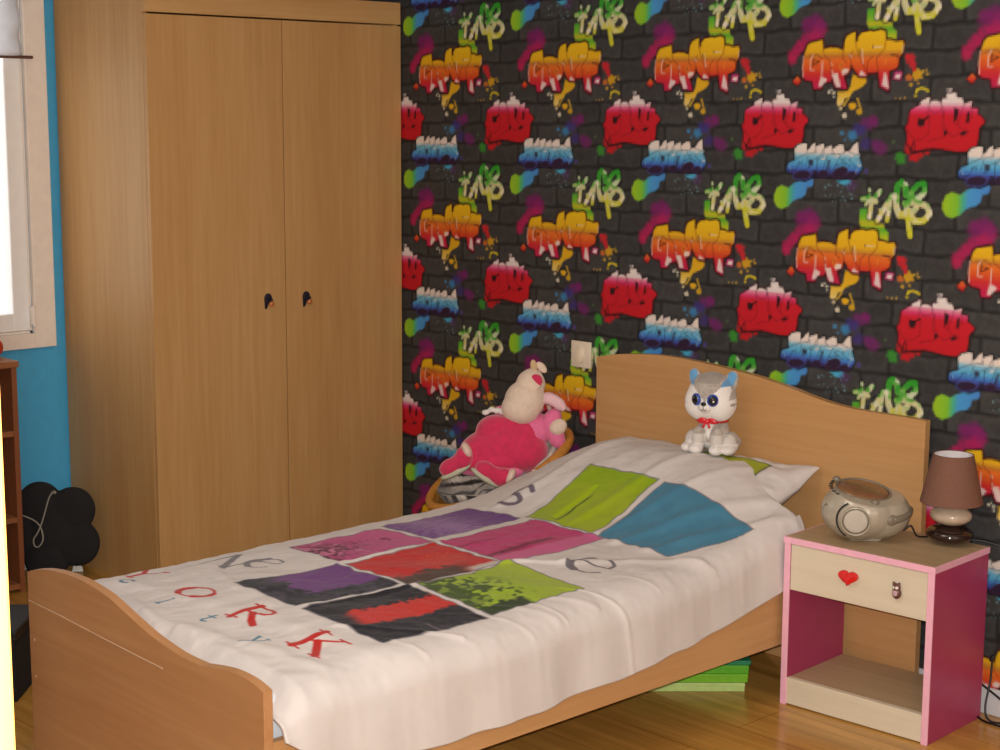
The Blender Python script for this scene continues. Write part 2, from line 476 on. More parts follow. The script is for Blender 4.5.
('P',[(2772.3,1329.7),(2780.7,1350.7),(2799,1359.6),(2822.7,1353.1),(2840.6,1365.2),(2867.7,1374.3),(2903.5,1385.7),(2909.7,1371.8),(2905,1359.5),(2887.1,1354.7),(2883.4,1338.4),(2870.4,1325.6),(2856.8,1323),(2841,1316.1),(2825.6,1301),(2802.7,1291.7),(2783.5,1297),(2773.2,1313.1)],('H',[(2777.9,(150,190,35)),(2814.6,(125,185,45)),(2832.5,(70,170,140)),(2846.1,(70,150,205)),(2908.8,(70,130,200))]),0,None,1.6,1),
('P',[(2437.5,1376.4),(2450.4,1382.3),(2463.4,1384.6),(2483.1,1381.9),(2490,1372.7),(2474.2,1364),(2457.7,1366.2),(2447.6,1372.7)],(70,165,200),0,None,2,1),
('B',(2490.4,1364.6),19.5,16.2,(85,40,105),0.6,0.5),
('B',(2533.6,1406.3),8.2,7,(75,62,140),0.4,0.8),
('B',(2421.8,1363.9),1.8,1.5,(120,170,185),0.3,0.8),
('B',(2413.7,1365.5),1.8,1.5,(120,170,185),0.3,0.8),
('B',(2490.4,1331.3),2.5,2,(120,170,185),0.3,0.8),
('B',(2421.4,1341.9),1.5,1.3,(120,170,185),0.3,0.8),
('B',(2415.5,1363.5),1.4,1.1,(120,170,185),0.3,0.8),
('B',(2491.4,1329.9),2.5,2.1,(120,170,185),0.3,0.8),
('B',(2477.6,1361.2),1.6,1.3,(120,170,185),0.3,0.8),
('B',(2461.8,1333.6),2.7,2.2,(120,170,185),0.3,0.8),
('B',(2485.1,1366.8),2.2,1.8,(120,170,185),0.3,0.8),
('B',(2465.7,1345.1),1.3,1.1,(120,170,185),0.3,0.8),
('B',(2445.3,1365.4),2.8,2.4,(120,170,185),0.3,0.8),
('B',(2484.7,1343.7),1.6,1.3,(120,170,185),0.3,0.8),
('B',(2489,1342.6),2.7,2.2,(120,170,185),0.3,0.8),
('B',(2482.9,1345.6),1.8,1.5,(120,170,185),0.3,0.8),
('B',(2458.4,1348.6),1.3,1.1,(120,170,185),0.3,0.8),
('B',(2430.2,1328.3),1.1,0.9,(120,170,185),0.3,0.8),
('B',(2404,1336.7),1.5,1.3,(120,170,185),0.3,0.8),
('B',(2452.2,1346.4),1.7,1.4,(120,170,185),0.3,0.8),
('B',(2496.7,1361.8),1.8,1.5,(120,170,185),0.3,0.8),
('B',(2419.7,1337),1.5,1.3,(120,170,185),0.3,0.8),
('B',(2435.1,1331.8),1.6,1.3,(120,170,185),0.3,0.8),
('B',(2455.5,1324.6),1.1,0.9,(120,170,185),0.3,0.8),
('B',(2404.7,1356.9),2.5,2,(120,170,185),0.3,0.8),
('B',(2459.6,1358.4),1.6,1.4,(120,170,185),0.3,0.8),
('B',(2416.8,1345.7),1.1,0.9,(120,170,185),0.3,0.8),
('B',(2469.1,1325.6),2.9,2.4,(120,170,185),0.3,0.8),
('B',(2472.9,1322.5),1,0.9,(120,170,185),0.3,0.8),
('B',(2429,1320.5),2.5,2,(120,170,185),0.3,0.8),
('B',(2440.9,1322.1),2.2,1.8,(120,170,185),0.3,0.8),
('B',(2479.5,1356.3),1.4,1.1,(120,170,185),0.3,0.8),
('B',(2442.5,1362.9),1.7,1.4,(120,170,185),0.3,0.8),
('B',(2493.6,1354.9),1,0.8,(120,170,185),0.3,0.8),
('B',(2402.9,1359.9),2.6,2.1,(120,170,185),0.3,0.8),
('B',(2434.8,1354.9),1.2,0.9,(120,170,185),0.3,0.8),
('P',[(2270.9,1413.1),(2276.8,1423),(2297.3,1429),(2295.9,1463.7),(2305.8,1472.1),(2326.1,1478),(2336.3,1476.7),(2337.7,1460.3),(2343.7,1461.7),(2356.6,1475.7),(2364.8,1481.8),(2366.3,1469),(2393.4,1478.4),(2396.3,1465.4),(2420.1,1474),(2422.8,1464.5),(2446.3,1476.3),(2457.8,1474.6),(2461.9,1457.1),(2476.4,1460.1),(2491.8,1477.8),(2504.3,1485.2),(2507.9,1455.3),(2514,1448.7),(2509.5,1441.9),(2518.3,1424.7),(2520.4,1414),(2508.4,1394.9),(2502.4,1386.6),(2476.4,1385.8),(2450.5,1381.7),(2430.6,1384.4),(2394,1386),(2360.4,1385),(2333.7,1374.5),(2309.7,1376.6),(2295.5,1385.9),(2291.7,1394.1),(2276.1,1395.1),(2269.9,1403.3)],[(1481.7,(228,215,205)),(1453.1,(222,208,200)),(1442.2,(120,180,205)),(1424.5,(84,165,208)),(1408.1,(60,105,185)),(1398.5,(60,60,135)),(1390.3,(40,28,58)),(1378,(34,22,40))],4,(16,16,24),1,1),
('L',[(2337.7,1460.3),(2338.1,1449.3),(2297.1,1431.8)],1.7,(20,18,28),0.8,0.9),
('L',[(2365.6,1462.1),(2364.3,1452.5),(2344.2,1450.7)],1.7,(20,18,28),0.8,0.9),
('L',[(2396.3,1465.4),(2396.9,1450.4),(2381.5,1442.7),(2363.5,1433.3)],1.6,(20,18,28),0.8,0.9),
('L',[(2422.2,1464.5),(2422.5,1457.7),(2431,1450.3),(2404.7,1447.8)],1.6,(20,18,28),0.8,0.9),
('L',[(2460.2,1457.1),(2460.4,1452.5),(2434.4,1447.6)],1.6,(20,18,28),0.8,0.9),
('L',[(2491.8,1477.8),(2476.5,1458.2),(2492.9,1452.3),(2512.4,1448.1)],1.6,(20,18,28),0.8,0.9),
('L',[(2276.8,1421.6),(2279.4,1400.7),(2298.3,1402.1),(2316.2,1425.9),(2307.8,1422.3)],1.7,(20,18,28),0.8,0.9),
('L',[(2360.2,1430.5),(2343.1,1409.9),(2358.9,1420.8)],1.7,(20,18,28),0.8,0.9),
('L',[(2373.4,1436.2),(2373.7,1404.7)],1.7,(20,18,28),0.8,0.9),
('L',[(2405.1,1438.3),(2390.7,1399.7)],1.6,(20,18,28),0.8,0.9),
('L',[(2408.2,1443.3),(2372.6,1432.1)],1.6,(20,18,28),0.8,0.9),
('L',[(2416.9,1433.1),(2414,1400.3)],1.6,(20,18,28),0.8,0.9),
('L',[(2449.3,1444.7),(2429.4,1411.6)],1.6,(20,18,28),0.8,0.9),
('L',[(2468,1428.9),(2435.7,1418.6)],1.7,(20,18,28),0.8,0.9),
('L',[(2467.6,1438.3),(2451.5,1433.9),(2481.5,1418.4)],1.6,(20,18,28),0.8,0.9),
('L',[(2493.2,1445.6),(2477.5,1434.5),(2504.3,1413.6)],1.6,(20,18,28),0.8,0.9),
('L',[(2501.6,1439),(2513.9,1416.5)],1.6,(20,18,28),0.8,0.9),
('L',[(2342.6,1446.6),(2335.3,1418.8)],1.6,(20,18,28),0.8,0.9),
('L',[(2322.9,1429.6),(2320,1417.1)],1.6,(20,18,28),0.8,0.9),
('L',[(2393.9,1465.4),(2386.3,1448.8)],1.7,(20,18,28),0.8,0.9),
('L',[(2423,1406),(2465.1,1420.7)],1.6,(20,18,28),0.8,0.9),
('L',[(2367,1469),(2369.4,1451.2)],1.6,(20,18,28),0.8,0.9),
('P',[(2344.8,1434.2),(2360.1,1431.8),(2359,1419.4),(2343.8,1419.1)],(36,24,40),0,None,2,0.8),
('P',[(2361.2,1405.7),(2376.5,1402),(2375.4,1388.2),(2360.2,1390.5)],(36,24,40),0,None,2,0.8),
('P',[(2408.6,1432.9),(2415.2,1433.1),(2409.8,1405.6),(2401.7,1400)],(36,24,40),0,None,2,0.8),
('P',[(2353.2,1392.8),(2351.1,1387),(2343.7,1381.7),(2332.2,1377.9),(2318.9,1376.4),(2306.5,1377.5),(2297.5,1381),(2293.6,1386.2),(2295.7,1392),(2303.3,1397.3),(2314.9,1401.1),(2328.1,1402.5),(2340.4,1401.4),(2349.3,1397.9)],(44,26,52),2,(70,80,160),1,1),
('P',[(2408.5,1397.2),(2408.2,1393),(2405,1389),(2399.5,1386.1),(2392.9,1384.8),(2386.4,1385.3),(2381.3,1387.7),(2378.6,1391.3),(2379,1395.5),(2382.2,1399.5),(2387.7,1402.4),(2394.4,1403.7),(2400.9,1403.2),(2405.9,1400.8)],(44,26,52),2,(60,40,70),1,1),
('P',[(2472.1,1410.9),(2473.1,1405.4),(2469.4,1398.8),(2461.9,1392.4),(2451.8,1387.4),(2441.4,1385),(2432.5,1385.5),(2427,1388.8),(2426.1,1394.4),(2429.8,1401.1),(2437.4,1407.5),(2447.5,1412.4),(2458,1414.8),(2466.7,1414.3)],(44,26,52),2,(70,40,60),1,1),
('P',[(2502.8,1397.3),(2502.8,1393.1),(2499.9,1388.9),(2494.5,1385.4),(2487.7,1383.5),(2480.8,1383.3),(2475.3,1385.1),(2472.2,1388.4),(2472.1,1392.7),(2475.1,1396.9),(2480.5,1400.4),(2487.3,1402.3),(2494.2,1402.4),(2499.7,1400.6)],(44,26,52),2,(50,36,60),1,1),
('P',[(2383.5,1435.1),(2404.9,1443.2),(2395.3,1432.6)],(225,215,208),0,None,1,1),
('P',[(2422.1,1441.9),(2447.6,1446.8),(2443,1440.5)],(225,215,208),0,None,1,1),
('P',[(2473.9,1443.8),(2492.5,1447.7),(2490.2,1441.5)],(225,215,208),0,None,1,1),
('P',[(2503.2,1437.7),(2510.4,1421.8),(2517.4,1423.3),(2513.8,1417.9),(2507.3,1420.4)],(225,215,208),0,None,1,1),
('L',[(2506,1413.6),(2500.2,1398.7)],2.7,(150,190,215),0.8,0.8),
('L',[(2277,1417.4),(2284.4,1405.1)],2.8,(150,190,215),0.8,0.8),
('L',[(2575.4,1274.3),(2589.4,1297.5),(2603.4,1320.5),(2617.4,1341.9)],21.4,(18,16,18),0.8,1),
('L',[(2615.5,1341.8),(2611.4,1311.3),(2606.2,1277.4)],20.3,(18,16,18),0.8,1),
('L',[(2581.6,1303.6),(2611.5,1308.1)],14.7,(18,16,18),0.8,1),
('L',[(2550.2,1282.8),(2554.8,1321.7),(2568.4,1341.6),(2581.1,1353.3)],20.7,(18,16,18),0.8,1),
('L',[(2524.8,1331.8),(2545.8,1334.3),(2569.1,1325.5)],20.8,(18,16,18),0.8,1),
('L',[(2537.1,1316.2),(2547.8,1334.3),(2546.6,1360.1)],17.4,(18,16,18),0.8,1),
('L',[(2662.3,1348.3),(2658.7,1370.3),(2646,1380),(2635.3,1372),(2631.5,1344),(2633.7,1312.3),(2642.8,1293.6),(2656.9,1294.9),(2671.1,1306)],24.9,(18,16,18),0.8,1),
('L',[(2673.4,1332.9),(2681.3,1358.5),(2698.6,1376.4),(2714.8,1378.5),(2718.7,1359.8),(2702.3,1340.4),(2680.5,1338)],22.5,(18,16,18),0.8,1),
('L',[(2659.1,1324.5),(2695.5,1330.1),(2726.9,1319.4),(2736.1,1301),(2719.8,1281.4),(2690.8,1278.4),(2678.8,1298.4),(2696.3,1315)],23.3,(18,16,18),0.8,1),
('L',[(2663.6,1323.1),(2669,1288.4),(2679.9,1239.8)],23.3,(18,16,18),0.8,1),
('L',[(2575.4,1274.3),(2589.4,1297.5),(2603.4,1320.5),(2617.4,1341.9)],15.4,('M',[(1385.5,(48,150,42)),(1360.3,(50,150,45)),(1338.1,(120,175,80)),(1315.9,(205,200,160)),(1293.7,(205,200,110)),(1261.9,(196,196,40)),(1236.5,(200,200,60))]),0.8,1),
('L',[(2615.5,1341.8),(2611.4,1311.3),(2606.2,1277.4)],14.3,('M',[(1385.5,(48,150,42)),(1360.3,(50,150,45)),(1338.1,(120,175,80)),(1315.9,(205,200,160)),(1293.7,(205,200,110)),(1261.9,(196,196,40)),(1236.5,(200,200,60))]),0.8,1),
('L',[(2581.6,1303.6),(2611.5,1308.1)],8.5,('M',[(1385.5,(48,150,42)),(1360.3,(50,150,45)),(1338.1,(120,175,80)),(1315.9,(205,200,160)),(1293.7,(205,200,110)),(1261.9,(196,196,40)),(1236.5,(200,200,60))]),0.8,1),
('L',[(2550.2,1282.8),(2554.8,1321.7),(2568.4,1341.6),(2581.1,1353.3)],14.6,('M',[(1385.5,(48,150,42)),(1360.3,(50,150,45)),(1338.1,(120,175,80)),(1315.9,(205,200,160)),(1293.7,(205,200,110)),(1261.9,(196,196,40)),(1236.5,(200,200,60))]),0.8,1),
('L',[(2524.8,1331.8),(2545.8,1334.3),(2569.1,1325.5)],14.7,('M',[(1385.5,(48,150,42)),(1360.3,(50,150,45)),(1338.1,(120,175,80)),(1315.9,(205,200,160)),(1293.7,(205,200,110)),(1261.9,(196,196,40)),(1236.5,(200,200,60))]),0.8,1),
('L',[(2537.1,1316.2),(2547.8,1334.3),(2546.6,1360.1)],11.2,('M',[(1385.5,(48,150,42)),(1360.3,(50,150,45)),(1338.1,(120,175,80)),(1315.9,(205,200,160)),(1293.7,(205,200,110)),(1261.9,(196,196,40)),(1236.5,(200,200,60))]),0.8,1),
('L',[(2662.3,1348.3),(2658.7,1370.3),(2646,1380),(2635.3,1372),(2631.5,1344),(2633.7,1312.3),(2642.8,1293.6),(2656.9,1294.9),(2671.1,1306)],19.2,('M',[(1385.5,(48,150,42)),(1360.3,(50,150,45)),(1338.1,(120,175,80)),(1315.9,(205,200,160)),(1293.7,(205,200,110)),(1261.9,(196,196,40)),(1236.5,(200,200,60))]),0.8,1),
('L',[(2673.4,1332.9),(2681.3,1358.5),(2698.6,1376.4),(2714.8,1378.5),(2718.7,1359.8),(2702.3,1340.4),(2680.5,1338)],16.7,('M',[(1385.5,(48,150,42)),(1360.3,(50,150,45)),(1338.1,(120,175,80)),(1315.9,(205,200,160)),(1293.7,(205,200,110)),(1261.9,(196,196,40)),(1236.5,(200,200,60))]),0.8,1),
('L',[(2659.1,1324.5),(2695.5,1330.1),(2726.9,1319.4),(2736.1,1301),(2719.8,1281.4),(2690.8,1278.4),(2678.8,1298.4),(2696.3,1315)],17.5,('M',[(1385.5,(48,150,42)),(1360.3,(50,150,45)),(1338.1,(120,175,80)),(1315.9,(205,200,160)),(1293.7,(205,200,110)),(1261.9,(196,196,40)),(1236.5,(200,200,60))]),0.8,1),
('L',[(2663.6,1323.1),(2669,1288.4),(2679.9,1239.8)],17.5,('M',[(1385.5,(48,150,42)),(1360.3,(50,150,45)),(1338.1,(120,175,80)),(1315.9,(205,200,160)),(1293.7,(205,200,110)),(1261.9,(196,196,40)),(1236.5,(200,200,60))]),0.8,1),
('P',[(2571.1,1283.8),(2585.8,1294.1),(2590.9,1281.5),(2579.3,1271.3)],(225,215,208),0,None,1.5,1),
('P',[(2541.7,1356.7),(2547.5,1364),(2553.3,1353.9),(2547.2,1347.2)],(200,215,170),2,(18,16,18),0.8,1),
('L',[(2725.8,1341.3),(2736.1,1351.1)],3.6,(18,16,18),0.8,0.7)]
# ================================================================= ROOM
WX, WY = 5.75, -3.42          # right wall, front wall (with the doorway the view comes through)
CEIL = 2.5
WALLK = 1.0

def wall_tile(nu, nv):
    """Colour of one repeat of the graffiti wallpaper (linear rgb)."""
    P, Q = WALL_P * 1000, 530.0
    U, V = np.meshgrid((np.arange(nu) + .5) / nu * P, (np.arange(nv) + .5) / nv * Q, indexing='ij')
    # sooty brickwork: 8 courses, 3 bricks to a repeat
    wob = 2.2 * np.sin(U / P * 2 * PI * 3 + 1) + 1.6 * np.sin(U / P * 2 * PI * 7 + V * .03)
    ch = Q / 8; bw = P / 3
    row = np.floor((V + wob) / ch)
    fv = np.abs(((V + wob) / ch) % 1 - .5) * 2
    uu = U + (row % 2) * bw * .5 + 2 * np.sin(V / Q * 2 * PI * 5)
    fu = np.abs((uu / bw) % 1 - .5) * 2
    dm = np.minimum((1 - fv) * ch / 2, (1 - fu) * bw / 2)
    bid = (np.floor(uu / bw) % 3) * 3.7 + row * 1.9
    base = 58 + 4 * np.sin(bid * 12.9898) 
    wrapn = lambda s: vnoise(U / P * s, V / Q * s)
    n = vnoise(U / P * 64, V / Q * 64) * 9 + wrapn(32) * 7
    g = base + n
    mort = np.exp(-(dm / 5.0) ** 2)
    edge = np.exp(-((dm - 11) / 5) ** 2)
    g = g * (1 - .42 * mort) + 5 * edge
    C = np.stack([g * 1.0, g * .985, g * .985], -1)
    C = np.clip(C, 8, 255)
    for op in WALL_OPS:
        if op[0] == 'B':
            _, (cx, cy), rx, ry, col, soft, al = op
            pts = [(cx, cy)]
        else:
            pts = op[1]
        mx = sum(p[0] for p in pts) / len(pts); my = sum(p[1] for p in pts) / len(pts)
        X = (U - mx + P / 2) % P - P / 2
        Y = (V - my + Q / 2) % Q - Q / 2
        if op[0] == 'B':
            wob2 = 1 + .5 * vnoise(np.arctan2(Y, X) * 2.2 + 20 + cx % 31, X * 0 + cy % 17)
            r = np.hypot(X / rx, Y / ry) / wob2
            a = al * (1 - sstep(1 - soft, 1 + soft * .6, r))
            speck = vnoise(U * .45, V * .45)
            a = a * np.clip(1 + .25 * speck, 0, 1)
            C = C * (1 - a[..., None]) + np.array(col, float) * a[..., None]
            continue
        pp = [(x - mx, y - my) for x, y in pts]
        if op[0] == 'P':
            _, _, col, ow, oc, soft, al = op
            d = poly_sd(X, Y, pp)
        else:
            _, _, w, col, soft, al = op
            d = seg_dist(X, Y, pp) - w / 2
            ow = 0; oc = None
        if isinstance(col, list) or (isinstance(col, tuple) and isinstance(col[0], str)):
            if isinstance(col, list):
                st, cc = col, Y + my
            elif col[0] == 'H':
                st, cc = col[1], X + mx
            else:
                st = col[1]; cc = Y + my + 26 * vnoise(U * .085, V * .085) * 2
            st = sorted(st)
            ks = [p for p, _ in st]
            F = np.stack([np.interp(cc, ks, [c[i] for _, c in st]) for i in range(3)], -1)
            if not isinstance(col, list) and col[0] == 'M':
                hi = .8 * sstep(.16, .26, vnoise(U * .06 + 9, V * .06))
                F = F * (1 - hi[..., None]) + np.array((226, 220, 200)) * hi[..., None]
        else:
            F = np.array(col, float)
        if ow:
            a = 1 - sstep(-1.0, 1.6, d - ow)
            C = C * (1 - a[..., None]) + np.array(oc, float) * a[..., None]
        a = al * (1 - sstep(-soft - .5, soft * .8 + .4, d))
        C = C * (1 - a[..., None]) + F * a[..., None]
    C = lin_np(np.clip(C, 0, 255)) * WALLK
    for ax in (0, 1):          # the print is soft-edged
        C = (np.roll(C, 1, ax) + np.roll(C, -1, ax)) * .25 + C * .5
    return C

def sheet(name, x0, x1, z0, z1, cell_u, cell_v, tile, step):
    """A piece of the papered wall at y = 0, meshed finely enough to carry the print."""
    nx = int(round((x1 - x0) / cell_u)); nz = int(round((z1 - z0) / cell_v))
    xs = x0 + np.arange(nx + 1) * cell_u; zs = z0 + np.arange(nz + 1) * cell_v
    X, Z = np.meshgrid(xs, zs, indexing='ij')
    co = np.zeros((nx + 1, nz + 1, 3)); co[..., 0] = X; co[..., 2] = Z
    iu = np.round(X / WALL_P * tile.shape[0] - .5).astype(int) % tile.shape[0]
    iv = np.round(Z / .53 * tile.shape[1] - .5).astype(int) % tile.shape[1]
    return co, tile[iu, iv], nx, nz

def grid_mesh(name, co, flip=False):
    a, b = co.shape[:2]
    me = bpy.data.meshes.new(name)
    me.vertices.add(a * b)
    me.vertices.foreach_set('co', co.reshape(-1).astype(np.float32))
    i, j = np.meshgrid(np.arange(a - 1), np.arange(b - 1), indexing='ij')
    v0 = i * b + j
    q = np.stack([v0, v0 + b, v0 + b + 1, v0 + 1], -1).reshape(-1, 4)
    if flip: q = q[:, ::-1]
    n = len(q)
    me.loops.add(n * 4); me.loops.foreach_set('vertex_index', q.reshape(-1).astype(np.int32))
    me.polygons.add(n)
    me.polygons.foreach_set('loop_start', np.arange(0, n * 4, 4, dtype=np.int32))
    me.update(calc_edges=True)
    return me

def set_print(me, rgb):
    a = np.ones((len(me.vertices), 4), np.float32); a[:, :3] = rgb.reshape(-1, 3)
    at = me.attributes.new('print', 'FLOAT_COLOR', 'POINT')
    at.data.foreach_set('color', a.ravel())

NU, NV = 227, 221
TILE = wall_tile(NU, NV)
CU, CV = WALL_P / NU, .53 / NV
WALLM = attr_mat('graffiti_paper', .62, .25, 1.0, .05, 120, .12, bscale=500)

def wall_back():
    parts = []
    # columns: coarse behind the wardrobe, fine in the open, coarser to the right
    T2 = TILE[::2, ::2]
    xa = CU * 2 * round(.40 / CU / 2); xb = CU * 2 * round(3.25 / CU / 2); zt = CV * 2 * round(2.04 / CV / 2)
    specs = [(0, xa, 0, CEIL, CU * 2, CV * 2), (xa, xb, 0, zt, CU, CV), (xa, xb, zt, CEIL, CU * 2, CV * 2), (xb, WX, 0, CEIL, CU * 2, CV * 2)]
    vs, cs, fs, off = [], [], [], 0
    for (x0, x1, z0, z1, cu, cv) in specs:
        co, rgb, nx, nz = sheet('s', x0, x1, z0, z1, cu, cv, TILE, 1)
        i, j = np.meshgrid(np.arange(nx), np.arange(nz), indexing='ij')
        v0 = i * (nz + 1) + j + off
        fs.append(np.stack([v0, v0 + nz + 1, v0 + nz + 2, v0 + 1], -1).reshape(-1, 4))
        vs.append(co.reshape(-1, 3)); cs.append(rgb.reshape(-1, 3)); off += len(vs[-1])
    V = np.concatenate(vs); F = np.concatenate(fs); C = np.concatenate(cs)
    me = bpy.data.meshes.new('wall_back')
    me.vertices.add(len(V)); me.vertices.foreach_set('co', V.reshape(-1).astype(np.float32))
    n = len(F)
    me.loops.add(n * 4); me.loops.foreach_set('vertex_index', F.reshape(-1).astype(np.int32))
    me.polygons.add(n); me.polygons.foreach_set('loop_start', np.arange(0, n * 4, 4, dtype=np.int32))
    me.update(calc_edges=True)
    set_print(me, C)
    o = link_mesh('wall_back', me, WALLM)
    tag(o, 'wall papered with colourful graffiti words over dark grey brickwork', 'wall', kind='structure')
wall_back()

PAINTW = plain('white_paint', (222, 216, 208), .6, 1.0, .03, 20)
BLUEW = plain('blue_paint', (72, 166, 212), .7, 1.0, .05, 30, bumpy=.08)
CEILM = plain('ceiling_paint', (225, 222, 215), .8, 1.0, .02, 10)
def struct(name, mb, mat, label, cat, **kw):
    return tag(mb.build(name, mat, None, **kw), label, cat, kind='structure')

# blue window wall at x = 0, with the window opening
OY0, OY1, OZ0, OZ1 = -2.45, -1.146, .815, 2.08
m = MB()
m.box((-.16, -3.52, 0), (0, OY0, CEIL)).box((-.16, OY1, 0), (0, 0, CEIL))
m.box((-.16, OY0, 0), (0, OY1, OZ0)).box((-.16, OY0, OZ1), (0, OY1, CEIL))
struct('wall_left', m, BLUEW, 'bright blue painted wall around the window', 'wall')
m = MB(); m.box((WX, -5.2, 0), (WX + .1, .0, CEIL))
struct('wall_right', m, PAINTW, 'pale side wall of the bedroom', 'wall')
DX0, DX1 = 4.367, 5.25
m = MB(); m.box((0, WY - .10, 0), (DX0 - .03, WY, CEIL)).box((DX1 + .03, WY - .10, 0), (WX, WY, CEIL)).box((DX0 - .03, WY - .10, 2.07), (DX1 + .03, WY, CEIL))
struct('wall_front', m, PAINTW, 'pale bedroom wall with the doorway', 'wall')
m = MB(); m.box((-.16, -5.3, CEIL), (WX + .1, .1, CEIL + .08))
struct('ceiling', m, CEILM, 'plain white ceiling', 'ceiling')
m = MB(); m.box((2.6, -5.3, 0), (WX + .1, -5.2, CEIL)).box((2.6, -5.2, 0), (2.7, WY - .1, CEIL))
struct('wall_hallway', m, PAINTW, 'pale hallway wall outside the bedroom door', 'wall')

# floor: laminate boards
fm, nt, b = new_mat('laminate')
v = coords(nt, (1, 1, 1))
br = N(nt, 'ShaderNodeTexBrick')
br.inputs['Scale'].default_value = 1.0
br.inputs['Brick Width'].default_value = 1.3
br.inputs['Row Height'].default_value = .19
br.inputs['Mortar Size'].default_value = .0012
br.inputs['Color1'].default_value = lin4((186, 136, 66))
br.inputs['Color2'].default_value = lin4((198, 150, 76))
br.inputs['Mortar'].default_value = lin4((140, 92, 44))
nt.links.new(v, br.inputs['Vector'])
v2 = coords(nt, (.06, 1, 1))
f = noise(nt, v2, 26, 4, .6)
rc = ramp(nt, f, [(.3, (.72, .66, .6, 1)), (.7, (1.12, 1.12, 1.12, 1))])
mx = N(nt, 'ShaderNodeMixRGB', blend_type='MULTIPLY'); mx.inputs[0].default_value = 1
nt.links.new(br.outputs['Color'], mx.inputs[1]); nt.links.new(rc, mx.inputs[2])
nt.links.new(mx.outputs[0], b.inputs['Base Color'])
b.inputs['Roughness'].default_value = .2
m = MB(); m.box((-.16, -5.3, -.06), (WX + .1, .1, 0))
struct('floor', m, fm, 'orange-brown laminate floor', 'floor')

# skirting
SKIRT = plain('skirting_white', (205, 205, 208), .45, 1.0, .03, 30)
m = MB(); m.box((.6, -.012, 0), (WX, 0, .072), bev=.003)
struct('baseboard_back', m, SKIRT, 'low white baseboard under the graffiti wallpaper', 'baseboard')
m = MB(); m.box((0, -3.42, 0), (.012, -1.035, .072), bev=.003)
struct('baseboard_left', m, SKIRT, 'low white baseboard under the blue wall', 'baseboard')

# doorway lining whose edge closes the view on its near side
PINE = wood('pale_pine_lining', (196, 140, 60), (214, 164, 84), 'z', 1.0, .5)
m = MB()
m.box((DX0 - .03, WY - .11, 0), (DX0, WY + .006, 2.07), bev=.002)
m.box((DX1, WY - .11, 0), (DX1 + .03, WY + .006, 2.07), bev=.002)
m.box((DX0 - .03, WY - .11, 2.04), (DX1 + .03, WY + .006, 2.07), bev=.002)
struct('trim_1', m, PINE, 'pale wooden door lining at the edge of the doorway', 'door frame')

# window
WFR = plain('window_white', (250, 250, 250), .4, 1.0, .02, 30)
CAS = plain('casing_cream', (238, 226, 214), .55, 1.0, .03, 30)
m = MB()
ay0, ay1, az0, az1 = -2.62, -1.068, .765, 2.2
m.box((0, ay0, az0), (.022, OY0 + .0, az1), bev=.003).box((0, OY1, az0), (.022, ay1, az1), bev=.003)
m.box((0, OY0, az0), (.022, OY1, OZ0), bev=.003).box((0, OY0, OZ1), (.022, OY1, az1), bev=.003)
for a in (0,):
    m.box((-.16, OY0, OZ0 - .0), (0, OY0 + .008, OZ1)).box((-.16, OY1 - .008, OZ0), (0, OY1, OZ1))
    m.box((-.16, OY0, OZ0), (0, OY1, OZ0 + .008)).box((-.16, OY0, OZ1 - .008), (0, OY1, OZ1))
w1 = tag(m.build('window_1', CAS), 'white-framed window with cream casing in the blue wall', 'window', kind='structure')
m = MB()
sy0, sy1, sz0, sz1 = OY0 + .01, OY1 - .01, OZ0 + .01, OZ1 - .01
fw = .06
mid = (sy0 + sy1) / 2
for (a, c) in ((sy0, mid), (mid, sy1)):
    m.box((-.045, a, sz0), (.008, a + fw, sz1), bev=.004).box((-.045, c - fw, sz0), (.008, c, sz1), bev=.004)
    m.box((-.044, a + fw - .002, sz0), (.006, c - fw + .002, sz0 + fw), bev=.003).box((-.044, a + fw - .002, sz1 - fw), (.006, c - fw + .002, sz1), bev=.003)
m.build('window_sash', WFR, w1)
gm, nt, b = new_mat('window_glass')
out = nt.nodes.get('Material Output')
tr = N(nt, 'ShaderNodeBsdfTransparent'); gl = N(nt, 'ShaderNodeBsdfGlossy'); gl.inputs['Roughness'].default_value = .02
mixs = N(nt, 'ShaderNodeMixShader')
fr = N(nt, 'ShaderNodeFresnel'); fr.inputs['IOR'].default_value = 1.3
mixs.inputs[0].default_value = .04; nt.links.new(tr.outputs[0], mixs.inputs[1]); nt.links.new(gl.outputs[0], mixs.inputs[2])
nt.links.new(mixs.outputs[0], out.inputs['Surface'])
m = MB(); m.box((-.022, sy0 + fw - .004, sz0 + fw - .004), (-.018, mid - fw, sz1 - fw)).box((-.022, mid + fw - .004, sz0 + fw - .004), (-.018, sy1 - fw, sz1 - fw))
m.build('window_pane', gm, w1)
m = MB(); m.box((.006, OY1 - .012, .845), (.026, OY1 + .004, .905), bev=.003)
m.tube([(.026, OY1 - .004, .84), (.026, OY1 - .004, .91)], .006)
m.build('hinge', CAS, w1, angle=40)
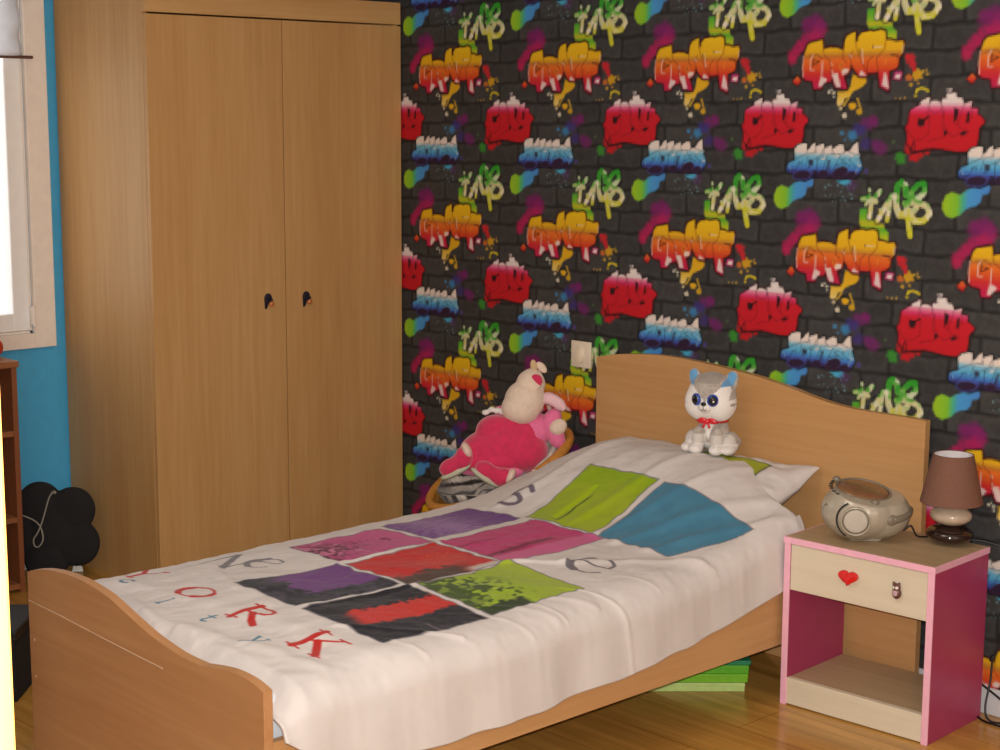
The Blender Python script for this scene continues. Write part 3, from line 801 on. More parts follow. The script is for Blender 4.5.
# raised fabric blind with its brown bottom bar
bl = thing('roman_blind', 'white fabric blind with a thin brown bottom bar, half raised over the window', 'blind', (.03, -1.8, 1.73))
BL = plain('blind_white', (238, 240, 246), .85, 1.0, .02, 30)
_nt = BL.node_tree
_tl = N(_nt, 'ShaderNodeBsdfTranslucent'); _tl.inputs['Color'].default_value = (.9, .92, .95, 1)
_mx = N(_nt, 'ShaderNodeMixShader'); _mx.inputs[0].default_value = .5
_nt.links.new(_nt.nodes['Principled BSDF'].outputs[0], _mx.inputs[1]); _nt.links.new(_tl.outputs[0], _mx.inputs[2])
_nt.links.new(_mx.outputs[0], _nt.nodes['Material Output'].inputs['Surface'])
co = np.zeros((120, 30, 3))
for i, y in enumerate(np.linspace(-2.5, -1.165, 120)):
    for j, z in enumerate(np.linspace(1.735, 2.19, 30)):
        co[i, j] = (.034 + .007 * math.sin(z * 62) + .003 * math.sin(y * 40), y, z)
me = grid_mesh('fabric', co)
ob = link_mesh('fabric', me, BL, bl, True)
sm = ob.modifiers.new('thick', 'SOLIDIFY'); sm.thickness = .002
m = MB(); m.tube([(.036, -2.52, 1.732), (.036, -1.125, 1.732)], .0055, 10)
m.build('bottom_bar', plain('bar_brown', (96, 62, 52), .5), bl, angle=40)
# ============================================================ WARDROBE
BE_V = wood('beech_upright', (178, 132, 80), (200, 158, 106), 'z', 1.0, .5, 60, (190, 146, 92))
BE_X = wood('beech_level_x', (192, 142, 88), (212, 164, 112), 'x', .9, .45, 60, (203, 154, 100))
BE_Y = wood('beech_level_y', (196, 146, 92), (216, 168, 116), 'y', .92, .45, 60, (206, 156, 104))
BE_F = wood('beech_footboard', (172, 122, 78), (196, 148, 102), 'x', 1.0, .45, 50, (184, 134, 90))
EDGE = wood('beech_edging', (186, 130, 70), (204, 150, 90), 'x', 1.0, .4, 60)
DARK = plain('shadow_gap', (40, 24, 14), .8)
WD, WW, WT = .5656, 1.030, 1.937
t = thing('wardrobe', 'tall beech wardrobe with two plain doors in the corner by the window', 'wardrobe', (.3, -.515, 0))
m = MB(); m.box((.012, -WW, 0), (WD, -WW + .018, WT), bev=.001); m.build('side_panel', BE_V, t)
m = MB(); m.box((.012, -.022, 0), (WD, -.004, WT), bev=.001); m.build('side_panel', BE_V, t)
m = MB(); m.box((.012, -WW + .018, .06), (.018, -.022, WT - .02)); m.build('back_panel', BE_V, t)
m = MB(); m.box((.012, -WW + .018, WT - .02), (WD - .003, -.022, WT)); m.build('top_panel', BE_Y, t)
m = MB(); m.box((.018, -WW + .018, .06), (WD - .03, -.022, .078)); m.build('bottom_panel', BE_Y, t)
m = MB(); m.box((WD - .004, -WW + .0006, 1.862), (WD + .019, -.0046, WT), bev=.001); m.build('cornice', wood('beech_cornice', (180, 136, 82), (200, 158, 104), 'y', 1.0, .5), t)
m = MB(); m.box((WD - .05, -WW + .018, 0), (WD - .03, -.022, .06)); m.build('plinth', BE_Y, t)
HM = plain('handle_steel', (62, 62, 78), .35, 1.0, .1, 200, metal=.7)
HC = plain('handle_copper', (196, 120, 70), .35, 1.0, .08, 200, metal=.3)
gap = -.514
for (y0, y1, hy, hz) in ((-WW + .0006, gap - .002, -.589, .932), (gap + .002, -.0046, -.431, .928)):
    m = MB(); m.box((WD + .0012, y0, .050), (WD + .0192, y1, 1.8565), bev=.0012)
    d = m.build('door', BE_V, t)
    m = MB()
    # arched back plate with a drop pull
    arch = [(-.013, -.026)] + [(.015 * math.cos(a), .008 + .018 * math.sin(a)) for a in np.linspace(PI, 0, 12)] + [(.013, -.014), (.004, -.004), (0, -.012), (-.006, -.026)]
    m.prism(arch, basis((0, 1, 0), (0, 0, 1), (1, 0, 0), (WD + .0192, hy, hz)), .004, bev=.0006)
    m.tube([(WD + .021, hy + .004, hz + .010), (WD + .035, hy + .004, hz + .008), (WD + .039, hy + .005, hz + .002)], .0035, 8)
    h = m.build('handle', HM, d, angle=40)
    m = MB(); m.ellipsoid((WD + .036, hy + .004, hz - .009), (.007, .0095, .009))
    m.build('drop_pull', HC, h, smooth=True)

# ================================================================= BED
BX0, BX1, BY = 1.580, 2.542, -2.0
HB = [(1.583, .799), (1.60, .803), (1.683, .818), (1.786, .829), (1.887, .833), (2.005, .829), (2.118, .821), (2.228, .810), (2.335, .793), (2.405, .779), (2.472, .768), (2.539, .762), (2.604, .760), (2.667, .760), (2.729, .760), (2.777, .759)]
FB = [(1.582, .472), (1.61, .482), (1.672, .496), (1.744, .505), (1.82, .507), (1.859, .506), (1.946, .496), (2.009, .480), (2.071, .463), (2.131, .448), (2.19, .438), (2.248, .431), (2.324, .430), (2.38, .438), (2.434, .444), (2.486, .443), (2.52, .438), (2.549, .430)]
t = thing('bed', 'single beech bed with wavy headboard and low curved footboard', 'bed', (2.06, -1.0, 0))
def board(name, top, y0, y1, z0, mat, foot):
    pts = [(p.x, p.y) for p in spline([(x, z, 0) for x, z in top], 7)]
    out = [(top[0][0], z0)] + pts + [(top[-1][0], z0)]
    m = MB()
    m.prism(out[::-1], basis((1, 0, 0), (0, 0, 1), (0, -1, 0), (0, y1, 0)), y1 - y0, bev=.0015)
    return m.build(name, mat, t)
board("headboard", HB, -.040, -.016, 0.0, BE_X, 0)
fb = board("footboard", FB, -2.0, -1.978, 0.0, BE_F, 1)
# pale scratch running down the outer face of the footboard
m = MB(); m.tube([(1.584, -2.0012, .4040), (1.736, -2.0012, .4008), (1.918, -2.0012, .3935), (2.087, -2.0012, .3880), (2.18, -2.0012, .3855)], .0011, 6)
tag(m.build('scratch', plain('scratch_pale', (206, 178, 150), .6), fb), 'pale thin scratch line')
for z in (.33, .24):
    m = MB(); m.lathe([(.0035, 0), (.0035, .002)], basis((1, 0, 0), (0, 0, 1), (0, -1, 0), (1.607, -2.0, z - .02)), 14)
    m.build('screw_cap', plain('cap_pale', (196, 160, 126), .5), fb)
for (a, b_) in ((BX0, BX0 + .02), (BX1 - .02, BX1)):
    m = MB(); m.box((a, -1.978, .152), (b_, -.040, .318), bev=.0015)
    m.build('side_rail', BE_Y, t)
for k in range(14):
    y = -1.9 + k * .137
    m = MB(); m.box((BX0 + .02, y, .262), (BX1 - .02, y + .07, .28), bev=.002)
    m.build('slat', BE_X, t)

SHEET = plain('mattress_ticking', (206, 214, 222), .85, 1.0, .05, 30, bumpy=.2)
m = MB(); m.box((BX0 + .025, -1.970, .281), (BX1 - .025, -.055, .40), bev=.03, seg=4)
mo = m.build('mattress', SHEET, None, angle=40)
tag(mo, 'pale mattress lying inside the beech bed under the printed duvet', 'mattress')

# ========================================================== NIGHTSTAND
NA = .0542
NX, NY = 2.5627, -.3462
NW, ND, NH = .4363, .279, .4601
ux, uy = Vector((math.cos(NA), math.sin(NA), 0)), Vector((-math.sin(NA), math.cos(NA), 0))
NMx = basis(ux, uy, UP, (NX, NY, 0))
CRIM = plain('crimson_lacquer', (180, 62, 104), .4, .88, .04, 20)
PINK = plain('pink_edging', (238, 178, 198), .45, 1.0, .04, 40)
PALE = wood('pale_pine', (216, 202, 176), (232, 220, 196), 'x', .90, .5, 40)
TOPM = wood('washed_pine', (168, 142, 108), (190, 164, 130), 'x', 1.0, .45, 40)
t = thing('nightstand', 'small crimson and pale pine nightstand with pink edges beside the bed', 'nightstand', (NX + .2, NY + .15, 0), NA)
tp = .017
def nbox(lo, hi, bev=.0015):
    return MB().box(lo, hi, NMx, bev)
for x0 in (0.0, NW - .017):
    s = nbox((x0, .004, 0), (x0 + .017, ND, NH - tp)).build('side_panel', CRIM, t)
    tag(nbox((x0 - .0006, -.001, 0), (x0 + .0176, .0045, NH - tp)).build('edge_strip', PINK, s), 'pink front edging strip')
tb = nbox((0.001, .0, NH - tp + .0005), (NW - .001, ND - .001, NH), .001).build('top_board', TOPM, t)
m = MB()
m.box((-.001, -.003, NH - tp), (NW + .001, .001, NH - .0004), NMx, .0008).box((-.003, -.003, NH - tp), (.001, ND, NH - .0004), NMx, .0008).box((NW - .001, -.003, NH - tp), (NW + .003, ND, NH - .0004), NMx, .0008)
tag(m.build('edge_strip', PINK, tb), 'pink edging around the top')
dr = nbox((.019, .002, .318), (NW - .019, .018, NH - tp - .002), .001)
dr.box((.022, .018, .322), (NW - .022, ND - .02, .336), NMx)
dr.box((.022, .018, .322), (.032, ND - .02, .42), NMx).box((NW - .032, .018, .322), (NW - .022, ND - .02, .42), NMx).box((.022, ND - .03, .322), (NW - .022, ND - .02, .42), NMx)
dr = dr.build('drawer', PALE, t)
hx, hz = .197, .388
heart = [(.0285 * math.sin(a) ** 3 * (1.0 if abs(math.sin(a)) < .3 else 1), .0200 * (13 * math.cos(a) - 3.6 * math.cos(2 * a) - 2 * math.cos(3 * a) - math.cos(4 * a)) / 14.0) for a in np.linspace(0, 2 * PI, 48)[:-1]]
m = MB()
m.prism(heart, NMx @ basis((1, 0, 0), (0, 0, 1), (0, -1, 0), (hx, .002, hz)), .013, bev=.0035)
tag(m.build('knob', plain('red_enamel', (214, 28, 30), .25, 1.0, .05, 80, coat=.5), dr, angle=40), 'red heart-shaped knob')
ox, oz = .338, .381
m = MB()
m.ellipsoid(NMx @ Vector((ox, -.006, oz - .005)), (.0125, .010, .0155)).ellipsoid(NMx @ Vector((ox - .0005, -.007, oz + .010)), (.011, .010, .0105))
m.ellipsoid(NMx @ Vector((ox - .0075, -.008, oz + .0185)), (.004, .004, .006)).ellipsoid(NMx @ Vector((ox + .0068, -.008, oz + .0185)), (.004, .004, .006))
me = blob_mesh('owl', m, .0012, 2)
ol = NMx @ Vector((ox, 0, oz))
def owl(co):
    u = (co - np.array(ol)) @ np.array(ux); z = co[:, 2] - oz
    c = np.tile((98, 62, 56), (len(co), 1)).astype(float)
    c[np.hypot(u + .001, z + .004) < .0075] = (196, 160, 168)
    for s in (-1, 1): c[np.hypot(u - s * .0045, z - .0105) < .0036] = (226, 214, 206)
    c[np.hypot(u, z - .007) < .002] = (40, 26, 30)
    return c
paint(me, owl)
tag(link_mesh('knob', me, attr_mat('owl_paint', .4, .5), dr, True), 'small brown owl-like knob')
sh = nbox((.017, .020, .058), (NW - .017, ND, .075), .001).build('bottom_shelf', TOPM, t)
nbox((.017, .003, .004), (NW - .017, .0195, .0755), .001).build('plinth', PALE, t)

# ============================================================ BOOKSHELF
SH = wood('red_brown_shelf', (128, 74, 44), (150, 92, 58), 'z', 1.0, .5, 50)
SHY = wood('red_brown_board', (140, 88, 52), (166, 110, 70), 'y', 1.0, .5, 50)
t = thing('bookshelf', 'low red-brown open bookshelf standing under the window', 'bookshelf', (.13, -1.8, 0))
sy1, sy0 = -1.335, -2.3
for a in (sy1 - .018, sy0):
    m = MB(); m.box((.014, a, 0), (.25, a + .018, .745), bev=.001); m.build('side_panel', SH, t)
m = MB(); m.box((.014, sy0 - .006, .745), (.256, sy1 + .006, .765), bev=.0015); m.build('top_board', SHY, t)
m = MB(); m.box((.014, sy0 + .018, .03), (.02, sy1 - .018, .745)); m.build('back_panel', plain('shelf_back', (60, 42, 34), .7), t)
for z in (.012, .235, .52):
    m = MB(); m.box((.02, sy0 + .018, z), (.248, sy1 - .018, z + .018), bev=.001); m.build('shelf', SHY, t)

# ======================================================== LIGHT SWITCH
IV = plain('ivory_plastic', (226, 212, 190), .35, 1.0, .02, 60)
t = thing('light_switch', 'ivory light switch on the graffiti wall beside the headboard', 'light switch', (1.4822, 0, .7925))
m = MB(); m.box((1.4396, -.009, .750), (1.5249, 0, .835), bev=.003, seg=3); m.build('plate', IV, t, angle=35)
m = MB()
oval = [(.0165 * math.copysign(abs(math.cos(a)) ** .8, math.cos(a)), .0265 * math.copysign(abs(math.sin(a)) ** .8, math.sin(a))) for a in np.linspace(0, 2 * PI, 33)[:-1]]
m.prism(oval, basis((1, 0, 0), (0, .12, 1), (0, -1, .0), (1.482, -.0085, .793)), .006, bev=.0015)
m.build('rocker', plain('rocker_ivory', (232, 216, 190), .3), t, angle=35)
# ================================================================ DUVET
DXL, DXR = 1.605, 2.475       # where the quilt turns down over each side
def duvet_top(x, y):
    """Height of the upper face of the quilt lying on the bed."""
    x = np.asarray(x, float); y = np.asarray(y, float)
    z = .438 - .05 * np.clip((2.0 - x) / .45, 0, 2) ** 2 * .5 - .012 * np.clip((x - 2.1) / .4, 0, 2) ** 2
    # the pillow under the head end
    z = z + .158 * sstep(-.70, -.22, y) * sstep(1.42, 1.84, x)
    z = z - .105 * sstep(2.25, 2.60, x) * sstep(-.70, -.28, y)
    # tucked down behind the footboard
    z = z - .05 * (1 - sstep(-1.972, -1.90, y))
    # a raised fold towards the foot end
    z = z + .010 * np.exp(-((y + 1.62) / .12) ** 2) * sstep(1.6, 2.1, x)
    return z
def serif_letter(ch):
    """Strokes of a printed letter in a unit box: (points, thickness)."""
    L = {
        'Y': [([(.02, .97), (.5, .5)], .13), ([(.98, .97), (.5, .5)], .08), ([(.5, .5), (.5, .03)], .13), ([(-.08, .98), (.22, .98)], .05), ([(.78, .98), (1.08, .98)], .05), ([(.3, .02), (.7, .02)], .05)],
        'O': [([(.5 + .48 * math.cos(a), .5 + .48 * math.sin(a)) for a in np.linspace(.3, PI - .3, 14)], .06), ([(.5 + .48 * math.cos(a), .5 + .48 * math.sin(a)) for a in np.linspace(PI - .6, PI + 1.1, 12)], .15), ([(.5 + .48 * math.cos(a), .5 + .48 * math.sin(a)) for a in np.linspace(PI + 1.0, 2 * PI - .9, 8)], .05), ([(.5 + .48 * math.cos(a), .5 + .48 * math.sin(a)) for a in np.linspace(-.95, .5, 12)], .15)],
        'R': [([(.16, .0), (.16, 1.0)], .17), ([(.16, .97), (.6, .97), (.82, .88), (.86, .72), (.78, .58), (.5, .5), (.2, .5)], .08), ([(.42, .5), (.72, .2), (1.0, .03)], .17), ([(-.05, .02), (.38, .02)], .05), ([(-.05, .98), (.3, .98)], .05)],
        'K': [([(.16, .0), (.16, 1.0)], .17), ([(.2, .45), (.86, .97)], .06), ([(.4, .55), (.95, .04)], .18), ([(-.05, .02), (.38, .02)], .05), ([(-.05, .98), (.38, .98)], .05), ([(.68, .98), (1.04, .98)], .05), ([(.74, .02), (1.12, .02)], .05)],
        's': [([(.85, .8), (.6, .97), (.25, .9), (.2, .65), (.75, .4), (.8, .12), (.45, .0), (.12, .15)], .14)],
        'c': [([(.88, .8), (.6, .97), (.25, .85), (.1, .5), (.25, .12), (.6, .02), (.9, .2)], .14)],
        'i': [([(.5, 0), (.5, .72)], .16), ([(.5, .94), (.5, .98)], .16), ([(.3, .02), (.7, .02)], .06)],
        't': [([(.45, 1.0), (.45, .18), (.6, .03), (.85, .12)], .13), ([(.2, .72), (.8, .72)], .08)],
        'y': [([(.1, .95), (.5, .35)], .16), ([(.92, .95), (.42, .0), (.1, -.15)], .08), ([(-.05, .96), (.3, .96)], .06), ([(.72, .96), (1.05, .96)], .06)],
        'e': [([(.2, .5), (.85, .58)], .05), ([(.9, .6), (.82, .86), (.5, .97), (.2, .82)], .07), ([(.22, .85), (.08, .5), (.2, .18), (.45, .04)], .17), ([(.45, .03), (.75, .06), (.95, .25)], .06)],
        'N': [([(.1, 0), (.1, .95)], .07), ([(.1, .95), (.9, .05)], .17), ([(.9, .05), (.9, 1.0)], .07), ([(-.05, .98), (.2, .98)], .05), ([(.75, .98), (1.05, .98)], .05)],
    }
    return L[ch]

def duvet_print(X, Y):
    """The cover's own printed design: sRGB over the quilt's top face."""
    C = np.empty(X.shape + (3,)); C[:] = (236, 228, 224)
    def mix(a, col):
        nonlocal C
        C = C * (1 - a[..., None]) + np.asarray(col, float) * a[..., None]
    GREY = (138, 132, 138)
    n1 = vnoise(X * 90, Y * 90); n2 = vnoise(X * 34 + 7, Y * 34 + 3); n3 = vnoise(X * 200, Y * 60)
    def cell(x0, x1, y0, y1, fn, jag=.004):
        wx = jag * vnoise(Y * 30 + x0 * 50, X * 0 + 3) * 2; wy = jag * vnoise(X * 30 + y0 * 50, Y * 0 + 5) * 2
        d = np.maximum(np.maximum(x0 - X, X - x1) + wx, np.maximum(y0 - Y, Y - y1) + wy)
        mix(1 - sstep(-.001, .003, d - .0035), GREY)
        p = (X - x0) / (x1 - x0); q = (Y - y0) / (y1 - y0)
        a = 1 - sstep(-.0015, .0015, d)
        F = fn(np.clip(p, 0, 1), np.clip(q, 0, 1))
        mix(a, F)
    def lay(base, *layers):
        F = np.empty(X.shape + (3,)); F[:] = base
        for a, col in layers:
            a = np.clip(a, 0, 1)
            F = F * (1 - a[..., None]) + np.asarray(col, float) * a[..., None]
        return F
    def f_pink(p, q):
        return lay((206, 84, 142), (sstep(.3, 1, q) * .5, (222, 110, 160)), (sstep(.0, .5, .62 - np.abs(p - .45) - .8 * q + n1 * .8 + n2 * .5), (92, 22, 52)), (sstep(.15, .4, n1 + n2) * (1 - sstep(.35, .6, q)), (214, 120, 160)))
    def f_purple(p, q):
        return lay((128, 78, 150), (sstep(.0, .5, .5 - np.abs(q - .35) * 1.2 + n3 * .5) * .55, (196, 166, 204)), (sstep(.6, 1, q) * .6, (112, 62, 140)))
    def f_purpdark(p, q):
        sky = .36 + .10 * vnoise(X * 160, X * 0 + 2) * 2 - .12 * p
        dark = np.maximum(1 - sstep(-.03, .03, q - sky + n2 * .2), sstep(.70, .78, p + n1 * .08))
        return lay((122, 68, 140), (sstep(.2, .4, n1) * .3, (96, 48, 112)), (dark, (44, 44, 52)), (dark * sstep(.1, .3, n1 + n2), (70, 62, 78)))
    def f_red(p, q):
        dots = (np.sin(X * 620) > .55) & (np.sin(Y * 620) > .45) & (np.hypot((p - .5) / .22, (q - .7) / .26) < 1)
        dark = sstep(.66, .8, p + .12 * n1 + .1 * n2) * (1 - sstep(.55, .85, q))
        return lay((214, 44, 40), (sstep(.2, .45, n1) * .35, (170, 30, 34)), (dark, (88, 62, 50)), (dots * .8, (232, 150, 90)), (sstep(.86, .93, p) * sstep(.6, .75, q), (216, 204, 196)))
    def f_pinkstreak(p, q):
        band = np.exp(-((p - .72 + .1 * q - .04 * n2) / .045) ** 2) * (1 - sstep(.72, .78, q))
        thin = np.exp(-((p - .30) / .02) ** 2) * (1 - sstep(.3, .5, q)) * .7
        return lay((212, 66, 128), (sstep(-.1, .4, n1) * .3, (188, 44, 104)), (sstep(.74, .8, p), (222, 104, 156)), (band, (128, 22, 62)), (thin, (140, 30, 70)))
    def f_lime(p, q):
        crease_shade = np.exp(-((p - .42 + .05 * n2) / .012) ** 2) * sstep(.02, .08, q) * (1 - sstep(.5, .62, q))  # dark shade of the cloth fold, painted into the lime colour
        return lay((168, 190, 34), (sstep(.5, .9, q) * .7, (150, 190, 14)), (sstep(-.1, .3, n2) * .25, (186, 192, 60)), (crease_shade * .85, (34, 48, 12)))
    def f_blue(p, q):
        return lay((78, 138, 168), (sstep(-.2, .4, n2) * .3, (92, 152, 182)))
    def f_darkred(p, q):
        red = sstep(.27, .33, p + .10 * n1 + .05 * n3) * (1 - sstep(.60, .64, p + .04 * n1 + .03 * n3 - .02 * q)) * sstep(.06, .22, q + .2 * (p - .45))
        dots = (np.sin(X * 700) > .3) & (np.sin(Y * 520) > .2)
        return lay((40, 38, 46), (sstep(.1, .4, n1) * .4, (62, 56, 64)), (red, (222, 52, 42)), (red * dots * .35, (150, 34, 34)), (np.exp(-((q - .55) / .012) ** 2) * sstep(.78, .84, p) * .6, (190, 160, 170)))
    def f_limecity(p, q):
        dk = sstep(.0, .25, .55 - q + .9 * n1 + .7 * n2 - .9 * np.abs(p - .35) + .25) * (1 - sstep(.45, .7, q))
        rim = sstep(.80, .86, p + .1 * n1) * (1 - sstep(.42, .5, q))
        blk = (sstep(.1, .2, vnoise(X * 70, Y * 46))) * (1 - sstep(.45, .62, q))
        return lay((168, 196, 44), (sstep(.5, 1, q) * .5, (184, 198, 80)), (dk * .9, (62, 84, 28)), (blk * .5, (196, 224, 70)), (rim, (52, 70, 34)))
    cell(1.690, 1.908, -1.312, -1.006, f_pink)
    cell(1.672, 1.884, -.985, -.664, f_purple)
    cell(1.922, 2.166, -1.640, -1.338, f_purpdark)
    cell(1.942, 2.194, -1.322, -1.026, f_red)
    cell(1.930, 2.200, -1.008, -.664, f_pinkstreak)
    cell(1.898, 2.152, -.650, -.390, f_lime)
    cell(2.182, 2.425 + np.clip(Y + .655, 0, .3) * .30, -.655, -.395, f_blue)
    cell(2.196, 2.478, -1.644, -1.335, f_darkred)
    cell(2.206, 2.464, -1.312, -1.012, f_limecity)
    def letter(ch, x0, y0, w, h, col, al=1.0):
        for pts, th in serif_letter(ch):
            pp = [(p.x, p.y) for p in spline([(a, b, 0) for a, b in pts], 5)] if ch in 'sce' else pts
            d = seg_dist(X, Y, [(x0 + a * w, y0 + b * h) for a, b in pp]) - th * w * .5
            mix((1 - sstep(-.001, .0018, d)) * al, col)
    RED = (206, 40, 34); BLU = (58, 122, 158)
    letter('Y', 1.580, -1.755, .095, .085, RED)
    letter('O', 1.850, -1.776, .105, .080, RED)
    letter('R', 2.100, -1.785, .100, .086, RED)
    letter('K', 2.345, -1.796, .100, .094, RED)
    letter('c', 1.660, -1.806, .045, .03, BLU)
    letter('i', 1.885, -1.846, .045, .045, BLU, .9)
    letter('t', 2.066, -1.848, .045, .046, BLU, .9)
    letter('y', 2.268, -1.862, .040, .050, BLU)
    letter('N', 1.640, -1.56, .11, .12, GREY)
    letter('e', 1.72, -1.50, .10, .10, GREY)
    letter('s', 1.715, -.61, .10, .10, (120, 108, 124))
    letter('e', 2.29, -.925, .125, .12, (122, 116, 122))
    return C

def build_duvet():
    NL, NT, NR, NYR = 26, 262, 66, 560
    th_end = 1.45
    us = np.concatenate([np.linspace(-1, 0, NL, endpoint=False), np.linspace(0, 1, NT, endpoint=False), np.linspace(1, 2, NR)])
    vs = np.linspace(0, 1, NYR)
    Uu, Vv = np.meshgrid(us, vs, indexing='ij')
    xt = DXL + (DXR - DXL) * np.clip(Uu, 0, 1)
    yh = -.092 - .055 * sstep(1.72, 2.15, xt) - .085 * sstep(2.25, 2.50, xt) + .012 * np.sin(xt * 23)
    yh = np.where(Uu > 1, yh - .03 * (Uu - 1), yh)
    Y = -1.972 + (yh + 1.972) * Vv
    X = xt.copy(); Z = duvet_top(xt, Y)
    # near side: turns over the mattress edge and hangs to a hem above the rail
    t = np.clip(Uu - 1, 0, 1)
    hem = np.interp(Y, [-1.972, -1.94, -1.86, -1.75, -1.6, -1.4, -1.2, -.98, -.74, -.52, -.34, -.1], [.33, .308, .262, .234, .221, .216, .220, .226, .243, .268, .308, .312])
    hem = hem + .0016 * np.sin(Y * 21) + .001 * np.sin(Y * 47 + 1)
    a = .114 + .006 * np.sin(Y * 9 + 2) * (1 - sstep(-.9, -.5, Y))
    zt = duvet_top(np.full_like(Y, DXR), Y)
    # cross-section: a rounded shoulder, then an almost straight fall
    sh = np.clip(t / .42, 0, 1); dr = np.clip((t - .42) / .58, 0, 1)
    ang = sh * PI / 2 * .93
    rz = np.minimum(.085, (zt - hem) * .55)
    xr = DXR + (a * np.sin(ang) * .90 + .012 * dr) * (1 - .28 * sstep(-1.35, -.38, Y))
    zr = zt - rz * (1 - np.cos(ang))
    zr = zr + (hem - (zt - rz * (1 - math.cos(PI / 2 * .93)))) * dr
    # long soft folds in the hanging part
    fold = (.004 * np.sin(Y * 13 + 1.6 * np.sin(Y * 5)) + .0022 * np.sin(Y * 37 + 3)) * sstep(.15, .8, t)
    R = Uu > 1
    xr = xr + fold * (1 - .5 * sstep(-.8, -.4, Y))
    X = np.where(R, xr, X); Z = np.where(R, zr, Z)
    # far side
    tl = np.clip(-Uu, 0, 1)
    zl = duvet_top(np.full_like(Y, DXL), Y)
    angl = np.clip(tl / .5, 0, 1) * PI / 2
    Lf = Uu < 0
    X = np.where(Lf, DXL - .036 * np.sin(angl), X)
    Z = np.where(Lf, zl - .05 * (1 - np.cos(angl)) - .10 * np.clip((tl - .5) / .5, 0, 1), Z)
    # cloth relief: puffy quilting, small creases, pulls running from the pillow
    w = .0042 * vnoise(X * 9, Y * 7) * 2 + .0022 * vnoise(X * 22 + 3, Y * 18) * 2 + .0009 * vnoise(X * 60, Y * 52) * 2
    for (x0, y0, x1, y1, h, s) in [(2.34, -1.66, 2.53, -1.46, .0045, .010), (2.47, -1.12, 2.54, -1.04, .003, .010), (2.40, -1.30, 2.54, -1.18, .0025, .012),
                                   (2.30, -.90, 2.50, -.62, .006, .018), (2.05, -.62, 2.15, -.20, .006, .02), (2.25, -.66, 2.48, -.20, .008, .020), (2.36, -.66, 2.53, -.26, .007, .018),
                                   (2.16, -.66, 2.34, -.14, .006, .018), (1.985, -.62, 1.99, -.47, -.009, .008), (1.75, -.62, 1.86, -.2, .006, .022), (2.20, -1.03, 2.30, -.90, .008, .010),
                                   (1.92, -1.33, 1.94, -1.0, .005, .010), (2.19, -1.62, 2.2, -1.3, .005, .010), (1.66, -1.80, 2.5, -1.70, .004, .03), (1.7, -1.56, 1.95, -1.66, .004, .015),
                                   (2.1, -1.9, 2.5, -1.82, .005, .02), (2.43, -1.06, 2.58, -.95, .0034, .006), (2.46, -.87, 2.54, -.82, .002, .007), (2.44, -1.35, 2.56, -1.27, .002, .008), (2.46, -.66, 2.53, -.60, .0026, .010), (2.47, -1.19, 2.55, -1.15, .002, .006), (2.47, -1.62, 2.55, -1.58, .002, .008), (1.8, -1.86, 2.05, -1.93, .005, .014)]:
        d = seg_dist(X, Y, [(x0, y0), (x1, y1)])
        w = w + h * np.exp(-(d / s) ** 2)
    # normals of the undisturbed form
    co = np.stack([X, Y, Z], -1)
    du = np.gradient(co, axis=0); dv = np.gradient(co, axis=1)
    nn = np.cross(du, dv); nn /= np.linalg.norm(nn, axis=-1, keepdims=True) + 1e-12
    nn[nn[..., 2].mean() < 0] *= -1
    w = w * (1 - .55 * sstep(.2, .8, t))
    keep = sstep(0, .02, 1 - Vv) * sstep(0, .03, Vv)
    co = co + nn * (w * keep)[..., None]
    # the head hem rolls down onto the pillow
    co[..., 2] -= .014 * sstep(.985, 1.0, Vv) * (Uu < 1.2)
    me = grid_mesh('duvet', co)
    # the print follows the cloth, so it is looked up by the flat position
    xs = np.where(R, DXR + (Uu - 1) * .32, np.where(Lf, DXL + Uu * .16, xt))
    set_print(me, lin_np(duvet_print(xs, Y)) * .79)
    o = link_mesh('duvet', me, attr_mat('duvet_cotton', .85, .15, 1.0, .03, 40, .15, sheen=.1, bscale=900), None, True)
    s = o.modifiers.new('cloth', 'SOLIDIFY'); s.thickness = .008; s.offset = -1
    tag(o, 'white duvet printed with red YORK letters and bright coloured picture squares', 'duvet')
build_duvet()

